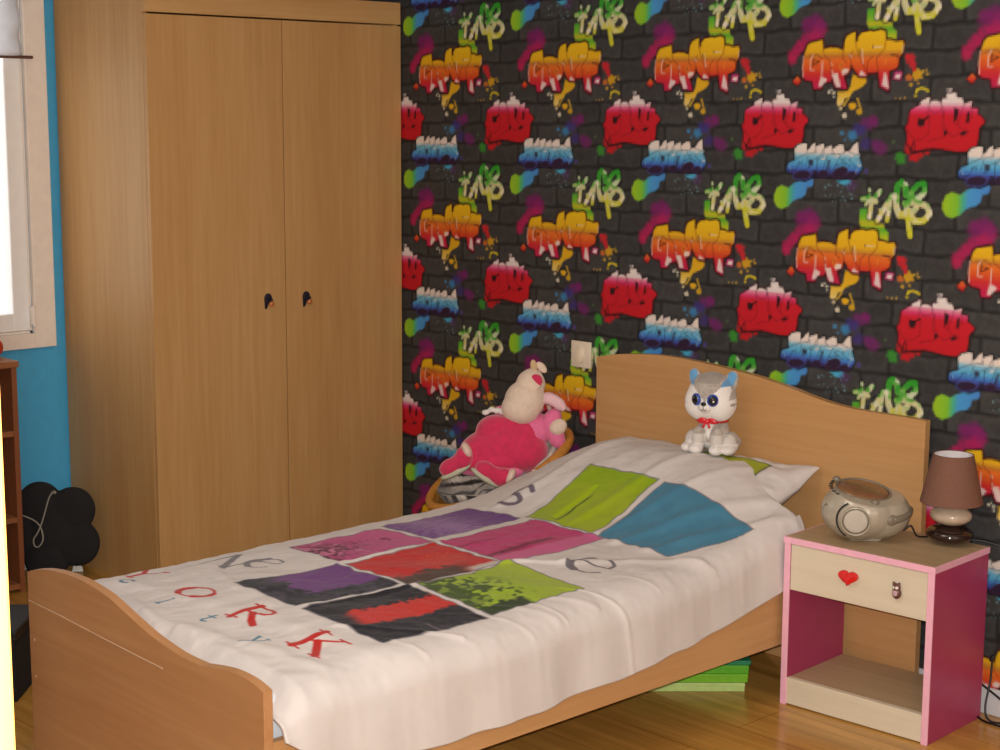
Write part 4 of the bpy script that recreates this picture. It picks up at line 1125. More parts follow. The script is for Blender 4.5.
# =============================================================== PILLOW
def build_pillow():
    n = 90
    g = np.linspace(-1, 1, n)
    A, B = np.meshgrid(g, g, indexing='ij')
    sides = []
    w, d, th = .345, .215, .066
    # pinched corners: the edges bow inwards between them
    px = A * w * (1 - .05 * (1 - B * B)) ; py = B * d * (1 - .06 * (1 - A * A))
    edge = np.clip(1 - np.abs(A) ** 3.2, 0, 1) ** .6 * np.clip(1 - np.abs(B) ** 3.2, 0, 1) ** .6
    wr = .004 * vnoise(A * 5 + 9, B * 4) * 2 + .0035 * vnoise(A * 12, B * 10) * 2
    tilt = math.radians(17)
    c = np.array((2.118, -.262, .500))
    R = np.array(Euler((tilt, 0, math.radians(1.5))).to_matrix())
    cos = []
    for sgn in (1, -1):
        z = sgn * (th * edge + .0022) + wr * (edge > 0) * np.minimum(1, edge * 3)
        # corner ears turn up a little
        z = z + .022 * sstep(.8, 1, A * .5 + .5) * sstep(.75, 1, B * .5 + .5)
        P = np.stack([px, py, z], -1) @ R.T + c
        cos.append(P)
    vs = np.concatenate([cos[0].reshape(-1, 3), cos[1].reshape(-1, 3)])
    faces = []
    idx = lambda k, i, j: k * n * n + i * n + j
    for i in range(n - 1):
        for j in range(n - 1):
            faces.append((idx(0, i, j), idx(0, i + 1, j), idx(0, i + 1, j + 1), idx(0, i, j + 1)))
            faces.append((idx(1, i, j), idx(1, i, j + 1), idx(1, i + 1, j + 1), idx(1, i + 1, j)))
    for i in range(n - 1):
        for (j, f) in ((0, 0), (n - 1, 1)):
            q = (idx(0, i, j), idx(1, i, j), idx(1, i + 1, j), idx(0, i + 1, j))
            faces.append(q if f else q[::-1])
            q = (idx(0, j, i), idx(0, j, i + 1), idx(1, j, i + 1), idx(1, j, i))
            faces.append(q if f else q[::-1])
    me = bpy.data.meshes.new('pillow')
    me.from_pydata(vs.tolist(), [], faces)
    bm = bmesh.new(); bm.from_mesh(me); bmesh.ops.recalc_face_normals(bm, faces=bm.faces[:]); bm.to_mesh(me); bm.free()
    a = np.tile(A.reshape(-1), 2); b = np.tile(B.reshape(-1), 2)
    C = np.empty((len(vs), 3)); C[:] = (234, 226, 222)
    dd = np.maximum(np.maximum(.02 - a, a - .70), np.maximum(-.9 - b, b - .66))
    C[dd < .022] = (112, 116, 90); C[dd < 0] = (176, 184, 60)
    co = np.ones((len(vs), 4), np.float32); co[:, :3] = lin_np(C) * .79
    at = me.attributes.new('print', 'FLOAT_COLOR', 'POINT'); at.data.foreach_set('color', co.ravel())
    o = link_mesh('pillow', me, attr_mat('pillow_cotton', .85, .15, 1.0, .03, 40, .15, bscale=900), None, True)
    tag(o, 'white pillow with a lime green square propped under the duvet against the headboard', 'pillow')
build_pillow()
# ================================================== HUSKY PLUSH ON THE PILLOW
def frame(o, turn=0.0, lean=0.0):
    """Local directions of a toy: right, up, forward; turned about the vertical."""
    c, s = math.cos(turn), math.sin(turn)
    f = FX * c - RX * s
    r = RX * c + FX * s
    O = Vector(o)
    return (lambda a, b, d=0.0: O + r * a + UP * b + f * d), r, f

def husky():
    o = Vector((2.148, -.152, .598))
    t = thing('plush_husky', 'grey and white plush husky with blue eyes and red collar sitting on the pillow', 'plush toy', o)
    P, r, f = frame(o, .46)
    Rm = Matrix((r, f, UP)).transposed()
    def E(mb, a, b, d, ra, rb, rd, tilt=0.0):
        mb.ellipsoid(P(a, b, d), (ra, rd, rb), Rm @ Matrix.Rotation(tilt, 3, 'Y'))
    m = MB()
    E(m, 0, .160, .008, .071, .072, .064)              # head
    E(m, .028, .146, .018, .048, .054, .050); E(m, -.028, .146, .018, .048, .054, .050)   # cheeks
    E(m, 0, .140, .062, .021, .017, .018)              # muzzle
    E(m, -.052, .204, -.004, .021, .035, .013, -.30); E(m, .052, .204, -.004, .021, .035, .013, .30)   # ears
    E(m, 0, .055, -.010, .047, .052, .046)             # chest and belly
    E(m, 0, .030, -.030, .056, .034, .040)
    for s in (-1, 1):
        E(m, s * .028, .040, .034, .019, .038, .021)   # front legs
        E(m, s * .031, .014, .050, .021, .015, .026)   # front paws
        E(m, s * .056, .028, -.004, .024, .032, .036)  # haunches
        E(m, s * .060, .013, .030, .021, .014, .030)   # hind paws
    E(m, .052, .020, -.060, .016, .016, .028)          # tail
    me = blob_mesh('plush_body', m, .0028, 3)
    O = np.array(o); rr = np.array(r); ff = np.array(f)
    def fur(co):
        d = co - O
        a = d @ rr; z = d[:, 2]; w = d @ ff
        C = np.tile((176, 166, 156), (len(co), 1)).astype(float)          # grey coat
        C += (vnoise(a * 160, z * 160) * 26)[:, None]
        head = z > .097
        wedge = .004 + 1.05 * np.clip(z - .160, 0, 1) + .0 * a
        nz = vnoise(a * 70 + 3, z * 70) * .03
        mask = head & (w > -.014 + nz) & (z < .203) & (np.abs(a) > wedge) & (np.abs(a) < .064 - .45 * np.clip(z - .185, 0, 1))
        low = head & (z < .150 + nz) & (w > -.030 + nz)
        C[mask | low] = (236, 230, 224)
        C[(z > .205) & head & (np.abs(a) < .035)] = (158, 150, 142)
        ear = (z > .196) & (np.abs(np.abs(a) - .055 - .25 * (z - .21)) < .0125) & (w > .001) & (z < .240) & (np.abs(a) > .040)
        C[ear] = (104, 160, 204)
        bib = ~head & (w > .022) & (np.abs(a) < .017 * np.clip((z - .040) / .05, 0, 1.2))
        C[bib] = (234, 228, 222)
        legs = ~head & (w > .012) & (z < .056) & (np.abs(a) > .006)
        C[legs] = (206, 199, 192)
        C[~head & (z < .030) & (w > .0)] = (230, 224, 220)
        return C
    paint(me, fur)
    body = link_mesh('plush_body', me, attr_mat('husky_fur', .95, .1, 1.0, .10, 160, .5, sheen=.35, bscale=420), t, True)
    EY = plain('eye_black', (14, 14, 18), .08, 1.0, .05, 60, coat=.6)
    EB = plain('eye_rim_blue', (36, 72, 170), .12, 1.0, .1, 120, coat=.6)
    WHT = plain('eye_glint', (240, 240, 240), .3)
    for s in (-1, 1):
        m = MB()
        c = P(s * .0245, .160, .0715)
        M3 = Matrix((r, f, UP)).transposed() @ Matrix.Rotation(-s * .42, 3, 'Z')
        m.ellipsoid(c, (.0165, .0085, .0178), M3)
        e = tag(m.build('eye', EB, t, smooth=True), 'blue-rimmed black eye')
        m = MB(); m.ellipsoid(c + f * .0030 + r * (s * .0012), (.0128, .0070, .0142), M3)
        m.build('pupil', EY, e, smooth=True)
        m = MB(); m.ellipsoid(c + f * .0078 + r * (.0050) - UP * .002, (.0028, .0026, .0030), M3)
        m.build('glint', WHT, e, smooth=True)
    m = MB(); m.ellipsoid(P(0, .149, .0795), (.0080, .0060, .0062), Rm)
    tag(m.build('nose', EY, t, smooth=True), 'small black nose')
    m = MB()
    m.tube([P(0, .143, .0805), P(0, .133, .0795)], .0009, 6)
    m.tube(spline([P(-.009, .133, .077), P(-.004, .1305, .079), P(0, .133, .0795), P(.004, .1305, .079), P(.009, .133, .077)], 4), .0009, 6)
    m.build('mouth_stitch', plain('stitch_brown', (60, 40, 34), .7), t)
    RIB = plain('red_satin', (206, 30, 44), .3, 1.0, .06, 60, spec=.7)
    m = MB()
    n = 40
    outer = []
    for i in range(n):
        a = 2 * PI * i / n
        outer.append((.043 * math.cos(a), .043 * math.sin(a)))
    vs = []
    for k, (z, s) in enumerate(((.088, 1.06), (.094, 1.10), (.101, 1.08))):
        vs.append([m.bm.verts.new(P(x * s, z + .002 * math.sin(3 * i), y * s - .004)) for i, (x, y) in enumerate(outer)])
    for A, B in zip(vs, vs[1:]):
        for i in range(n):
            m.bm.faces.new((A[i], A[(i + 1) % n], B[(i + 1) % n], B[i]))
    col = m.build('collar', RIB, t, smooth=True)
    so = col.modifiers.new('w', 'SOLIDIFY'); so.thickness = .0016
    m = MB()
    m.ellipsoid(P(0, .094, .047), (.008, .006, .007), Rm)
    for s in (-1, 1):
        m.ellipsoid(P(s * .015, .096, .045), (.014, .005, .009), Rm @ Matrix.Rotation(s * .25, 3, 'Y'))
        m.tube([P(s * .003, .092, .048), P(s * .010, .076, .052)], [.004, .0035], 8)
    m.build('bow', RIB, col, smooth=True)
husky()

# ============================================= RATTAN BOWL CHAIR, CUSHION, DOLL
CCX = Vector((1.358, -.246, .432))          # centre of the bowl's rim
RIMU = (RX * .905 + UP * .425).normalized()       # rim rises towards the headboard side
RIMV = (FX * .97 - UP * .25).normalized()
RIMN = RIMU.cross(RIMV); RIMN = -RIMN if RIMN.z < 0 else RIMN
RATT = plain('rattan', (188, 128, 54), .35, 1.0, .16, 70, coat=.25)
WICK = plain('wicker', (170, 118, 52), .5, 1.0, .22, 160, bumpy=.3)
def chair():
    t = thing('rattan_chair', 'round rattan bowl chair between the wardrobe and the bed', 'chair', (CCX.x, CCX.y, 0))
    ra, rb = .245, .172
    rim = [CCX + RIMU * ra * math.cos(a) + RIMV * rb * math.sin(a) for a in np.linspace(0, 2 * PI, 65)[:-1]]
    MB().tube(rim, .0165, 12, closed=True).build('rim', RATT, t, smooth=True)
    # woven bowl
    m = MB(); rings = []
    for k in range(9):
        s = k / 8
        rr = math.cos(s * PI / 2 * .86); dp = -.125 * math.sin(s * PI / 2)
        rings.append([m.bm.verts.new(CCX + RIMU * ra * .97 * rr * math.cos(a) + RIMV * rb * .97 * rr * math.sin(a) + RIMN * (dp + .003 * math.sin(a * 28 + k * PI))) for a in np.linspace(0, 2 * PI, 85)[:-1]])
    for A, B in zip(rings, rings[1:]):
        for i in range(84):
            m.bm.faces.new((A[i], A[(i + 1) % 84], B[(i + 1) % 84], B[i]))
    m.bm.faces.new(rings[-1])
    w = m.build('woven_bowl', WICK, t, smooth=True)
    w.modifiers.new('w', 'SOLIDIFY').thickness = .008
    ring = [Vector((CCX.x + .18 * math.cos(a), CCX.y + .18 * math.sin(a), .016)) for a in np.linspace(0, 2 * PI, 49)[:-1]]
    MB().tube(ring, .016, 12, closed=True).build('base_ring', RATT, t, smooth=True)
    for a in np.linspace(0, 2 * PI, 7)[:-1] + .3:
        top = CCX + RIMU * ra * .80 * math.cos(a) + RIMV * rb * .80 * math.sin(a) - RIMN * .085
        bot = Vector((CCX.x, CCX.y, .02)) + Vector((RIMU.x, RIMU.y, 0)).normalized() * .178 * math.cos(a) + Vector((RIMV.x, RIMV.y, 0)).normalized() * .178 * math.sin(a)
        mid = (top + bot) * .5 + (Vector((CCX.x, CCX.y, 0)) - Vector(((top.x + bot.x) / 2, (top.y + bot.y) / 2, 0))) * .18
        MB().tube(spline([bot, mid, top], 8), .011, 10).build('leg', RATT, t, smooth=True)
chair()

def fur_cushion():
    n, k = 72, 26
    prof = [(0.0, .050)] + [(math.sin(a), .050 * math.cos(a)) for a in np.linspace(.05, PI - .05, k)] + [(0, -.05)]
    m = MB()
    rows = []
    for i, s in enumerate(np.linspace(.02, 1, k)):
        row = []
        for a in np.linspace(0, 2 * PI, n + 1)[:-1]:
            d = .205 * s
            lump = .012 * math.sin(a * 3 + 1) * s + .007 * math.sin(a * 9) * s
            z = -.072 + .074 * s ** 2.2 + .018 * (1 - s * s) + .030 * max(0, -math.cos(a)) * s + .012 * s * max(0, math.cos(a)) + lump * .5 + .010 * math.sin(5 * d * 20 + a * 2) * (1 - s)
            row.append(m.bm.verts.new(CCX + RIMU * (d * math.cos(a)) * 1.02 + RIMV * d * math.sin(a) * .74 + RIMN * z))
        rows.append(row)
    for A, B in zip(rows, rows[1:]):
        for i in range(n):
            m.bm.faces.new((A[i], A[(i + 1) % n], B[(i + 1) % n], B[i]))
    m.bm.faces.new(rows[0])
    under = [[m.bm.verts.new(v.co - RIMN * .028) for v in row] for row in rows]
    for A, B in zip(under, under[1:]):
        for i in range(n):
            m.bm.faces.new((B[i], B[(i + 1) % n], A[(i + 1) % n], A[i]))
    m.bm.faces.new(under[0][::-1])
    for i in range(n):
        m.bm.faces.new((rows[-1][i], rows[-1][(i + 1) % n], under[-1][(i + 1) % n], under[-1][i]))
    bmesh.ops.subdivide_edges(m.bm, edges=m.bm.edges[:], cuts=1, use_grid_fill=True)
    me = m.mesh('fur_cushion')
    C0 = np.array(CCX)
    def col(co):
        d = co - C0
        u = d @ np.array(RIMU); v = d @ np.array(RIMV)
        C = np.tile((196, 188, 178), (len(co), 1)).astype(float)
        wave = np.sin((v * .9 + u * .45) * 150 + 3.2 * vnoise(u * 18, v * 18) * 2)
        st = sstep(.1, .7, wave) * sstep(-.02, -.10, -(-u - .02) * 1.0)
        left = 1 - sstep(-.10, .02, u)
        C = C * (1 - (st * 0)[:, None])
        a = sstep(.0, .6, wave) * left
        C = C * (1 - a[:, None]) + np.array((52, 46, 44)) * a[:, None]
        b = (1 - sstep(-.21, -.15, u)) * .8
        C = C * (1 - b[:, None]) + np.array((58, 52, 50)) * b[:, None]
        C += (vnoise(u * 220, v * 90) * 40)[:, None]
        return np.clip(C, 10, 255)
    paint(me, col)
    o = link_mesh('fur_cushion', me, attr_mat('grey_fur', .95, .1, 1.0, .18, 200, .7, sheen=.3, bscale=260), None, True)
    tag(o, 'grey tiger-striped fur cushion lining the rattan bowl chair', 'cushion')
fur_cushion()

def doll():
    s = .0031                                        # one unit of the layout below in metres
    o = CCX - UP * .006 + FX * .012 + RX * .004
    def Q(a, b, c=0.0):
        return o + RX * (a * s) + UP * (b * s) + FX * (c * s)
    Rm = Matrix((RX, FX, UP)).transposed()
    def E(mb, a, b, c, ra, rb, rc, tilt=0.0):
        mb.ellipsoid(Q(a, b, c), (ra * s, rc * s, rb * s), Rm @ Matrix.Rotation(math.radians(-tilt), 3, 'Y'))
    t = thing('plush_doll', 'pink plush doll with cream face and magenta dress slumped in the rattan chair', 'plush toy', CCX + UP * .0)
    CREAM = plain('cream_plush', (226, 204, 184), .95, 1.0, .05, 60, bumpy=.3, sheen=.3)
    PNK = plain('pink_plush', (226, 112, 156), .95, 1.0, .06, 60, bumpy=.3, sheen=.3)
    MAG = plain('magenta_velour', (206, 40, 86), .9, 1.0, .10, 50, bumpy=.3, sheen=.5)
    SOLE = plain('grey_sole', (186, 184, 162), .9, 1.0, .05, 60)
    # body (pink torso, arms and legs in one skin)
    m = MB()
    E(m, 28, 40, -2, 27, 20, 20, 28)
    E(m, 2, 26, 0, 36, 24, 22, 22)
    E(m, 50, 52, 6, 17, 10, 11, 60)
    E(m, 56, 40, 12, 9, 14, 9, 20)
    E(m, 8, 58, -10, 17, 8, 9, -18)
    E(m, -18, 8, 12, 26, 9, 10, 10); E(m, 0, 3, 20, 24, 9, 9, 5)
    me = blob_mesh('body', m, .0042, 5)
    link_mesh('body', me, PNK, t, True)
    # magenta dress with a heart-shaped neckline
    m = MB()
    E(m, 0, 27, 4, 46, 24, 24, 27)
    E(m, -22, 22, 4, 25, 19, 22, 40)
    E(m, 22, 22, 6, 27, 22, 24, 10)
    E(m, -10, 47, 3, 17, 12, 16, 25); E(m, 12, 52, 6, 12, 14, 13, -35)
    E(m, -6, 14, 10, 40, 14, 20, 5)
    me = blob_mesh('dress', m, .0042, 5)
    link_mesh('dress', me, MAG, t, True)
    m = MB()
    for i, (a, b) in enumerate(((-16, 62), (-10, 65), (-4, 64), (1, 63), (6, 63))):
        E(m, a, b, 2, 4, 3, 4, 20 * i)
    me = blob_mesh('lace_trim', m, .003, 2)
    tag(link_mesh('lace_trim', me, plain('lace_white', (228, 220, 216), .9), t, True), 'white lace at the shoulder')
    # head tipped back: big pale muzzle, narrower brow
    m = MB()
    E(m, 24, 76, 6, 21, 20, 20, 20)
    E(m, 20, 68, 8, 20, 17, 18, 0)
    E(m, 30, 92, 4, 15, 15, 15, 10)
    E(m, 31, 97, 3, 12, 11, 12, 0)
    me = blob_mesh('head', m, .0038, 5)
    hd = link_mesh('head', me, CREAM, t, True)
    m = MB(); E(m, 35, 97, 14, 6.8, 6.8, 3.4, 0)
    tag(m.build('cheek_patch', MAG, hd, smooth=True), 'round magenta patch on the brow')
    m = MB()
    m.tube(spline([Q(19, 97, 12), Q(21.5, 95.8, 15), Q(25, 96.2, 17)], 5), .0012, 6)
    m.build('eye_stitch', plain('stitch_eye', (92, 84, 80), .8), hd)
    m = MB()
    m.tube(spline([Q(36, 88, 18), Q(38.5, 90, 17.5), Q(41, 93, 16.5)], 5), .0008, 6)
    m.build('mouth_stitch', plain('stitch_grey', (122, 104, 100), .8), hd)
    for (a, b, tl, mat, w) in ((33, 110, -8, plain('ear_tan', (206, 176, 132), .9), 3.6), (41, 109, -42, CREAM, 4.0)):
        m = MB(); E(m, a, b, 2, w, 7, 3, -tl)
        m.build('horn', mat, hd, smooth=True)
    m = MB()
    m.tube(spline([Q(38, 76, 8), Q(48, 78, 8), Q(57, 74, 10), Q(65, 67, 12)], 6), [s * x for x in np.interp(np.linspace(0, 1, 19), [0, .3, .8, 1], [4.5, 6.5, 6, 3])], 10)
    tag(m.build('ear', plain('ear_pale_pink', (232, 190, 196), .95, sheen=.3), hd, smooth=True), 'pale pink floppy ear')
    m = MB(); E(m, 58, 50, 17, 9.5, 8, 7, 35)
    tag(m.build('hand', CREAM, t, smooth=True), 'white hand')
    # boots with pale soles and cuffs
    for (a, b, c, tl) in ((-46, 12, 24, 26), (-10, 5, 34, -34)):
        m = MB()
        ca, sa = math.cos(math.radians(tl)), math.sin(math.radians(tl))
        L = lambda u, v: (a + u * ca - v * sa, b + u * sa + v * ca)
        for (u, v, ru, rv, rc) in ((-6, 0, 12, 9, 9), (6, 1, 13, 9, 9.5), (12, 5, 9, 9, 9)):
            x, y = L(u, v); E(m, x, y, c, ru, rv, rc, tl)
        me = blob_mesh('boot', m, .0032, 3)
        bt = link_mesh('boot', me, MAG, t, True)
        m = MB(); x, y = L(-3, -6.5); E(m, x, y, c + 1, 17, 4.2, 8.5, tl)
        tag(m.build('sole', SOLE, bt, smooth=True), 'pale grey sole')
        m = MB(); x, y = L(17, 9); E(m, x, y, c + 1, 4.6, 8.5, 9.5, tl)
        tag(m.build('cuff', plain('cuff_cream', (226, 198, 184), .9), bt, smooth=True), 'cream cuff')
    LBL = plain('label_white', (236, 230, 226), .7)
    m = MB()
    def strip(pts, w, dirv):
        vs = [[m.bm.verts.new(p - dirv * w), m.bm.verts.new(p + dirv * w)] for p in pts]
        for A, B in zip(vs, vs[1:]): m.bm.faces.new((A[0], A[1], B[1], B[0]))
    strip([Q(22, -3, 34), Q(30, 1, 42), Q(38, 5, 50)], s * 2.4, UP)
    strip(spline([Q(35, 12, 47), Q(40, 7, 54), Q(45, -4, 60), Q(47, -9, 61)], 4), s * 4.2, RX)
    lb = m.build('sewn_label', LBL, t)
    lb.modifiers.new('w', 'SOLIDIFY').thickness = .001
    tag(lb, 'white sewn-in care label')
doll()

# =================================================================== RADIO
def radio():
    o = ux * .184 + uy * .148 + Vector((NX, NY, NH)) - RX * .030 + FX * .012
    t = thing('cd_radio', 'silver-grey rounded portable radio standing on the nightstand', 'radio', o, 0)
    P0, r, f = frame(o, .10)
    HS = 1.33
    P = lambda a, b, d=0.0: P0(a * .96, b * HS, d)
    Rm = Matrix((r, f, UP)).transposed()
    GR = plain('silver_plastic', (176, 166, 148), .32, 1.0, .03, 60, metal=.15, coat=.3)
    GD = plain('grey_plastic', (124, 114, 98), .4, 1.0, .05, 60)
    GK = plain('dark_plastic', (40, 34, 32), .45)
    m = MB()
    m.ellipsoid(P(-.022, .058, 0), (.098, .086, .077), Rm)
    m.ellipsoid(P(.022, .055, -.004), (.092, .080, .071), Rm)
    m.ellipsoid(P(-.005, .058, .012), (.085, .078, .066), Rm)
    m.box((-.045, -.040, .0), (.035, .030, .02), basis(r, f, UP, o), .006)
    me = blob_mesh('shell', m, .003, 6)
    # the top is a flat slope leaning towards the front and the handle end
    topz = lambda a, d: .141 - .13 * (a + .08) - .30 * d
    oo = np.array(o); ra_ = np.array(r); fa_ = np.array(f)
    for v in me.vertices:
        dd = np.array(v.co) - oo
        lim = topz(dd @ ra_, dd @ fa_)
        if dd[2] > lim: v.co.z += (lim - dd[2]) * .92
    link_mesh('shell', me, GR, t, True)
    # CD lid let into the slope
    T3 = lambda a, d, up=0.0: o + r * a + f * d + UP * (topz(a, d) + up)
    nl = (UP + r * .13 + f * .30).normalized()
    la = (r - UP * .13).normalized(); lb_ = nl.cross(la)
    lc = T3(-.012, .002, .001)
    m = MB(); m.lathe([(.001, .0075), (.03, .0066), (.05, .0045), (.060, .0015), (.0605, -.006)], basis(la, lb_, nl, lc) @ Matrix.Diagonal((1.12, .86, 1, 1)), 48)
    lid = tag(m.build('disc_lid', plain('amber_lid', (128, 92, 62), .2, 1.0, .10, 50, coat=.6), t, smooth=True), 'smoky brown disc lid')
    m = MB(); m.tube([lc + la * .071 * math.cos(a) + lb_ * .055 * math.sin(a) for a in np.linspace(0, 2 * PI, 49)[:-1]], .0032, 8, closed=True)
    m.build('lid_ring', GD, lid, smooth=True)
    for (a, d) in ((-.078, -.030), (.012, .061)):
        m = MB(); m.ellipsoid(T3(a, d, .002), (.011, .009, .009), Rm)
        m.build('knob', GD, t, smooth=True)
    for a in np.linspace(2.55, 3.75, 7):
        m = MB(); c = T3(-.012 + .083 * math.cos(a), .002 + .064 * math.sin(a), -.001)
        m.ellipsoid(c, (.0065, .0018, .0024), Rm @ Matrix.Rotation(-a + PI, 3, 'Z'))
        m.build('button', GK, t, smooth=True)
    # loudspeaker: ring and pale cone on the broad front
    m = MB()
    c = P(-.040, .051, .0870); nd = (f * .97 - UP * .03 - r * .10).normalized()
    ax = nd.cross(UP).normalized(); ay = ax.cross(nd); ay = -ay if ay.z < 0 else ay
    Ms = basis(ax, ay, nd, c)
    m.lathe([(.0365, -.016), (.038, .0), (.0360, .003), (.034, .0015), (.033, -.002)], Ms, 44, cap=False)
    sp = m.build('speaker_ring', GR, t, smooth=True)
    m = MB(); m.lathe([(.0335, -.001), (.026, .0012), (.012, .002), (.001, .0022)], Ms, 40)
    m.build('speaker_cone', plain('cone_pale', (186, 178, 166), .5, 1.0, .05, 300, bumpy=.3), sp, smooth=True)
    m = MB()
    m.tube([Ms @ Vector((-.048 * math.cos(a) * (1 if ax.dot(r) < 0 else -1), .048 * math.sin(a), -.0075 - .007 * abs(math.cos(a)))) for a in np.linspace(2.0, 4.2, 16)], .0026, 8)
    m.build('seam', GK, t, smooth=True)
    # small port on the bed side
    m = MB()
    c = P(-.109, .060, .028); nd = (-r * .82 + f * .57).normalized(); ax = nd.cross(UP).normalized()
    Ms = basis(ax, UP, nd, c)
    m.lathe([(.012, -.004), (.0165, .004), (.014, .006), (.011, .002)], Ms @ Matrix.Diagonal((.75, 1.25, 1, 1)), 32, cap=False)
    m.build('bezel', GD, t, smooth=True)
    m = MB(); m.ellipsoid(c + nd * .001, (.006, .004, .010), Matrix((ax, nd, UP)).transposed())
    m.build('socket', plain('socket_mauve', (110, 96, 104), .4), t, smooth=True)
    # folded handle end on the other side
    m = MB()
    m.ellipsoid(P(.058, .052, .066), (.016, .009, .015), Rm @ Matrix.Rotation(-.5, 3, 'Z'))
    m.tube(spline([P(.060, .052, .066), P(.080, .054, .054), P(.104, .058, .026), P(.114, .060, -.012)], 6), [.011] * 19, 10)
    tag(m.build('handle', GD, t, smooth=True), 'folded grey carrying handle')
    m = MB()
    m.tube(spline([P(.098, .020, .0), P(.118, .030, .0), P(.135, .010, -.004), P(.16, .005, -.02), P(.185, .004, -.04)], 6), .0026, 8)
    m.build('power_cord', GK, t, smooth=True)
radio()

# ==================================================================== LAMP
def lamp():
    o = Vector((2.896, -.092, NH))
    t = thing('table_lamp', 'small lamp with brown shade on stacked pebbles at the back of the nightstand', 'lamp', o)
    T = lambda z: basis((1, 0, 0), (0, 1, 0), (0, 0, 1), (o.x, o.y, o.z + z))
    SHD = plain('brown_linen', (120, 82, 66), .85, 1.0, .10, 260, bumpy=.25)
    m = MB(); m.ellipsoid((o.x, o.y, o.z + .026), (.0615, .0600, .026), u=40, v=24)
    tag(m.build('base_pebble', plain('dark_ceramic', (34, 16, 14), .12, 1.0, .1, 30, coat=.8), t, smooth=True), 'glossy dark brown pebble base')
    m = MB(); m.ellipsoid((o.x + .001, o.y, o.z + .0755), (.054, .050, .0265), u=40, v=24)
    tag(m.build('pale_pebble', plain('stone_ceramic', (188, 168, 146), .3, 1.0, .06, 30, coat=.5), t, smooth=True), 'pale stone-coloured pebble')
    m = MB(); m.lathe([(.012, .098), (.012, .114), (.009, .115), (.009, .15)], T(0), 20)
    m.build('lamp_holder', plain('holder_dark', (40, 28, 26), .5), t, angle=40)
    m = MB()
    m.lathe([(.0795, .110), (.0510, .236), (.0495, .2365), (.0780, .1095), (.0795, .110)], T(0), 56, cap=False)
    sh = m.build('lamp_shade', SHD, t, angle=50)
    m = MB(); m.lathe([(.0775, .1115), (.0491, .2345)], T(0), 56, cap=False)
    tag(m.build('lining', plain('lining_white', (226, 220, 222), .7), sh, smooth=True), 'white inside lining')
    m = MB()
    for a in (0, 2.1, 4.2):
        m.tube([(o.x + .009 * math.cos(a), o.y + .009 * math.sin(a), o.z + .150), (o.x + .0555 * math.cos(a), o.y + .0555 * math.sin(a), o.z + .212)], .0016, 6)
    m.ellipsoid((o.x, o.y, o.z + .165), (.016, .016, .022), u=16, v=12)
    m.build('bulb_and_carrier', plain('bulb_white', (230, 228, 224), .3), sh, smooth=True)
    m = MB()
    CB = plain('black_cord', (18, 16, 16), .4)
    m.tube(spline([(2.915, -.060, .470), (2.97, -.030, .466), (3.010, -.012, .440), (3.016, -.010, .30), (3.006, -.014, .19), (2.996, -.020, .155), (2.998, -.030, .10), (3.000, -.052, .035), (3.018, -.060, .006), (3.07, -.050, .0045), (3.2, -.04, .0045)], 8), .0028, 8)
    m.tube(spline([(2.996, -.019, .165), (2.992, -.021, .150)], 4), .0055, 8)
    tag(m.build('power_cord', CB, t, smooth=True), 'black power cord')
lamp()
m = MB()
m.tube(spline([(2.93, -.022, .10), (3.00, -.020, .066), (3.08, -.020, .03), (3.2, -.03, .005)], 8), .0032, 8)
m.tube(spline([(2.93, -.035, .045), (2.985, -.060, .006), (3.06, -.075, .0045), (3.25, -.07, .0045)], 8), .0032, 8)
tag(m.build('extension_lead', plain('black_lead', (18, 16, 17), .4), None, smooth=True), 'black electric lead looping out from behind the nightstand to the floor', 'lead')

# ============================================== GREEN BOXES UNDER THE BED
gx = Vector((.680, .733, 0)); gy = Vector((-.733, .680, 0))
GREENS = [((182, 208, 124), 'pale lime flat box at the bottom of the pile under the bed'),
          ((116, 182, 28), 'bright green flat box second from bottom in the pile under the bed'),
          ((88, 170, 24), 'deeper green flat box just below the teal one under the bed'),
          ((22, 128, 84), 'thin teal box topping the green pile under the bed')]
z = 0.0
for i, (c, lb) in enumerate(GREENS):
    h = (.0255, .0245, .0245, .013)[i]
    off = (0, .008, .010, .016)[i]
    w, d = (.34, .33, .33, .30)[i], .22
    org = Vector((2.444, -.347, z)) + gx * off + gy * (.001 * i)
    M = basis(gx, gy, UP, org)
    g = plain('green_card_%d' % i, c, .5, 1.0, .07, 40)
    t = thing('flat_box', lb, 'box', org - gx * w / 2 + gy * d / 2, 0, 'green flat boxes under the bed')
    m = MB(); m.box((-w, 0, .0003), (0, d, h * .55), M, .0015); m.build('tray', g, t)
    m = MB(); m.box((-w - .001, -.001, h * .5), (.001, d + .001, h - .0003), M, .0022); m.build('lid', g, t)
    z += h

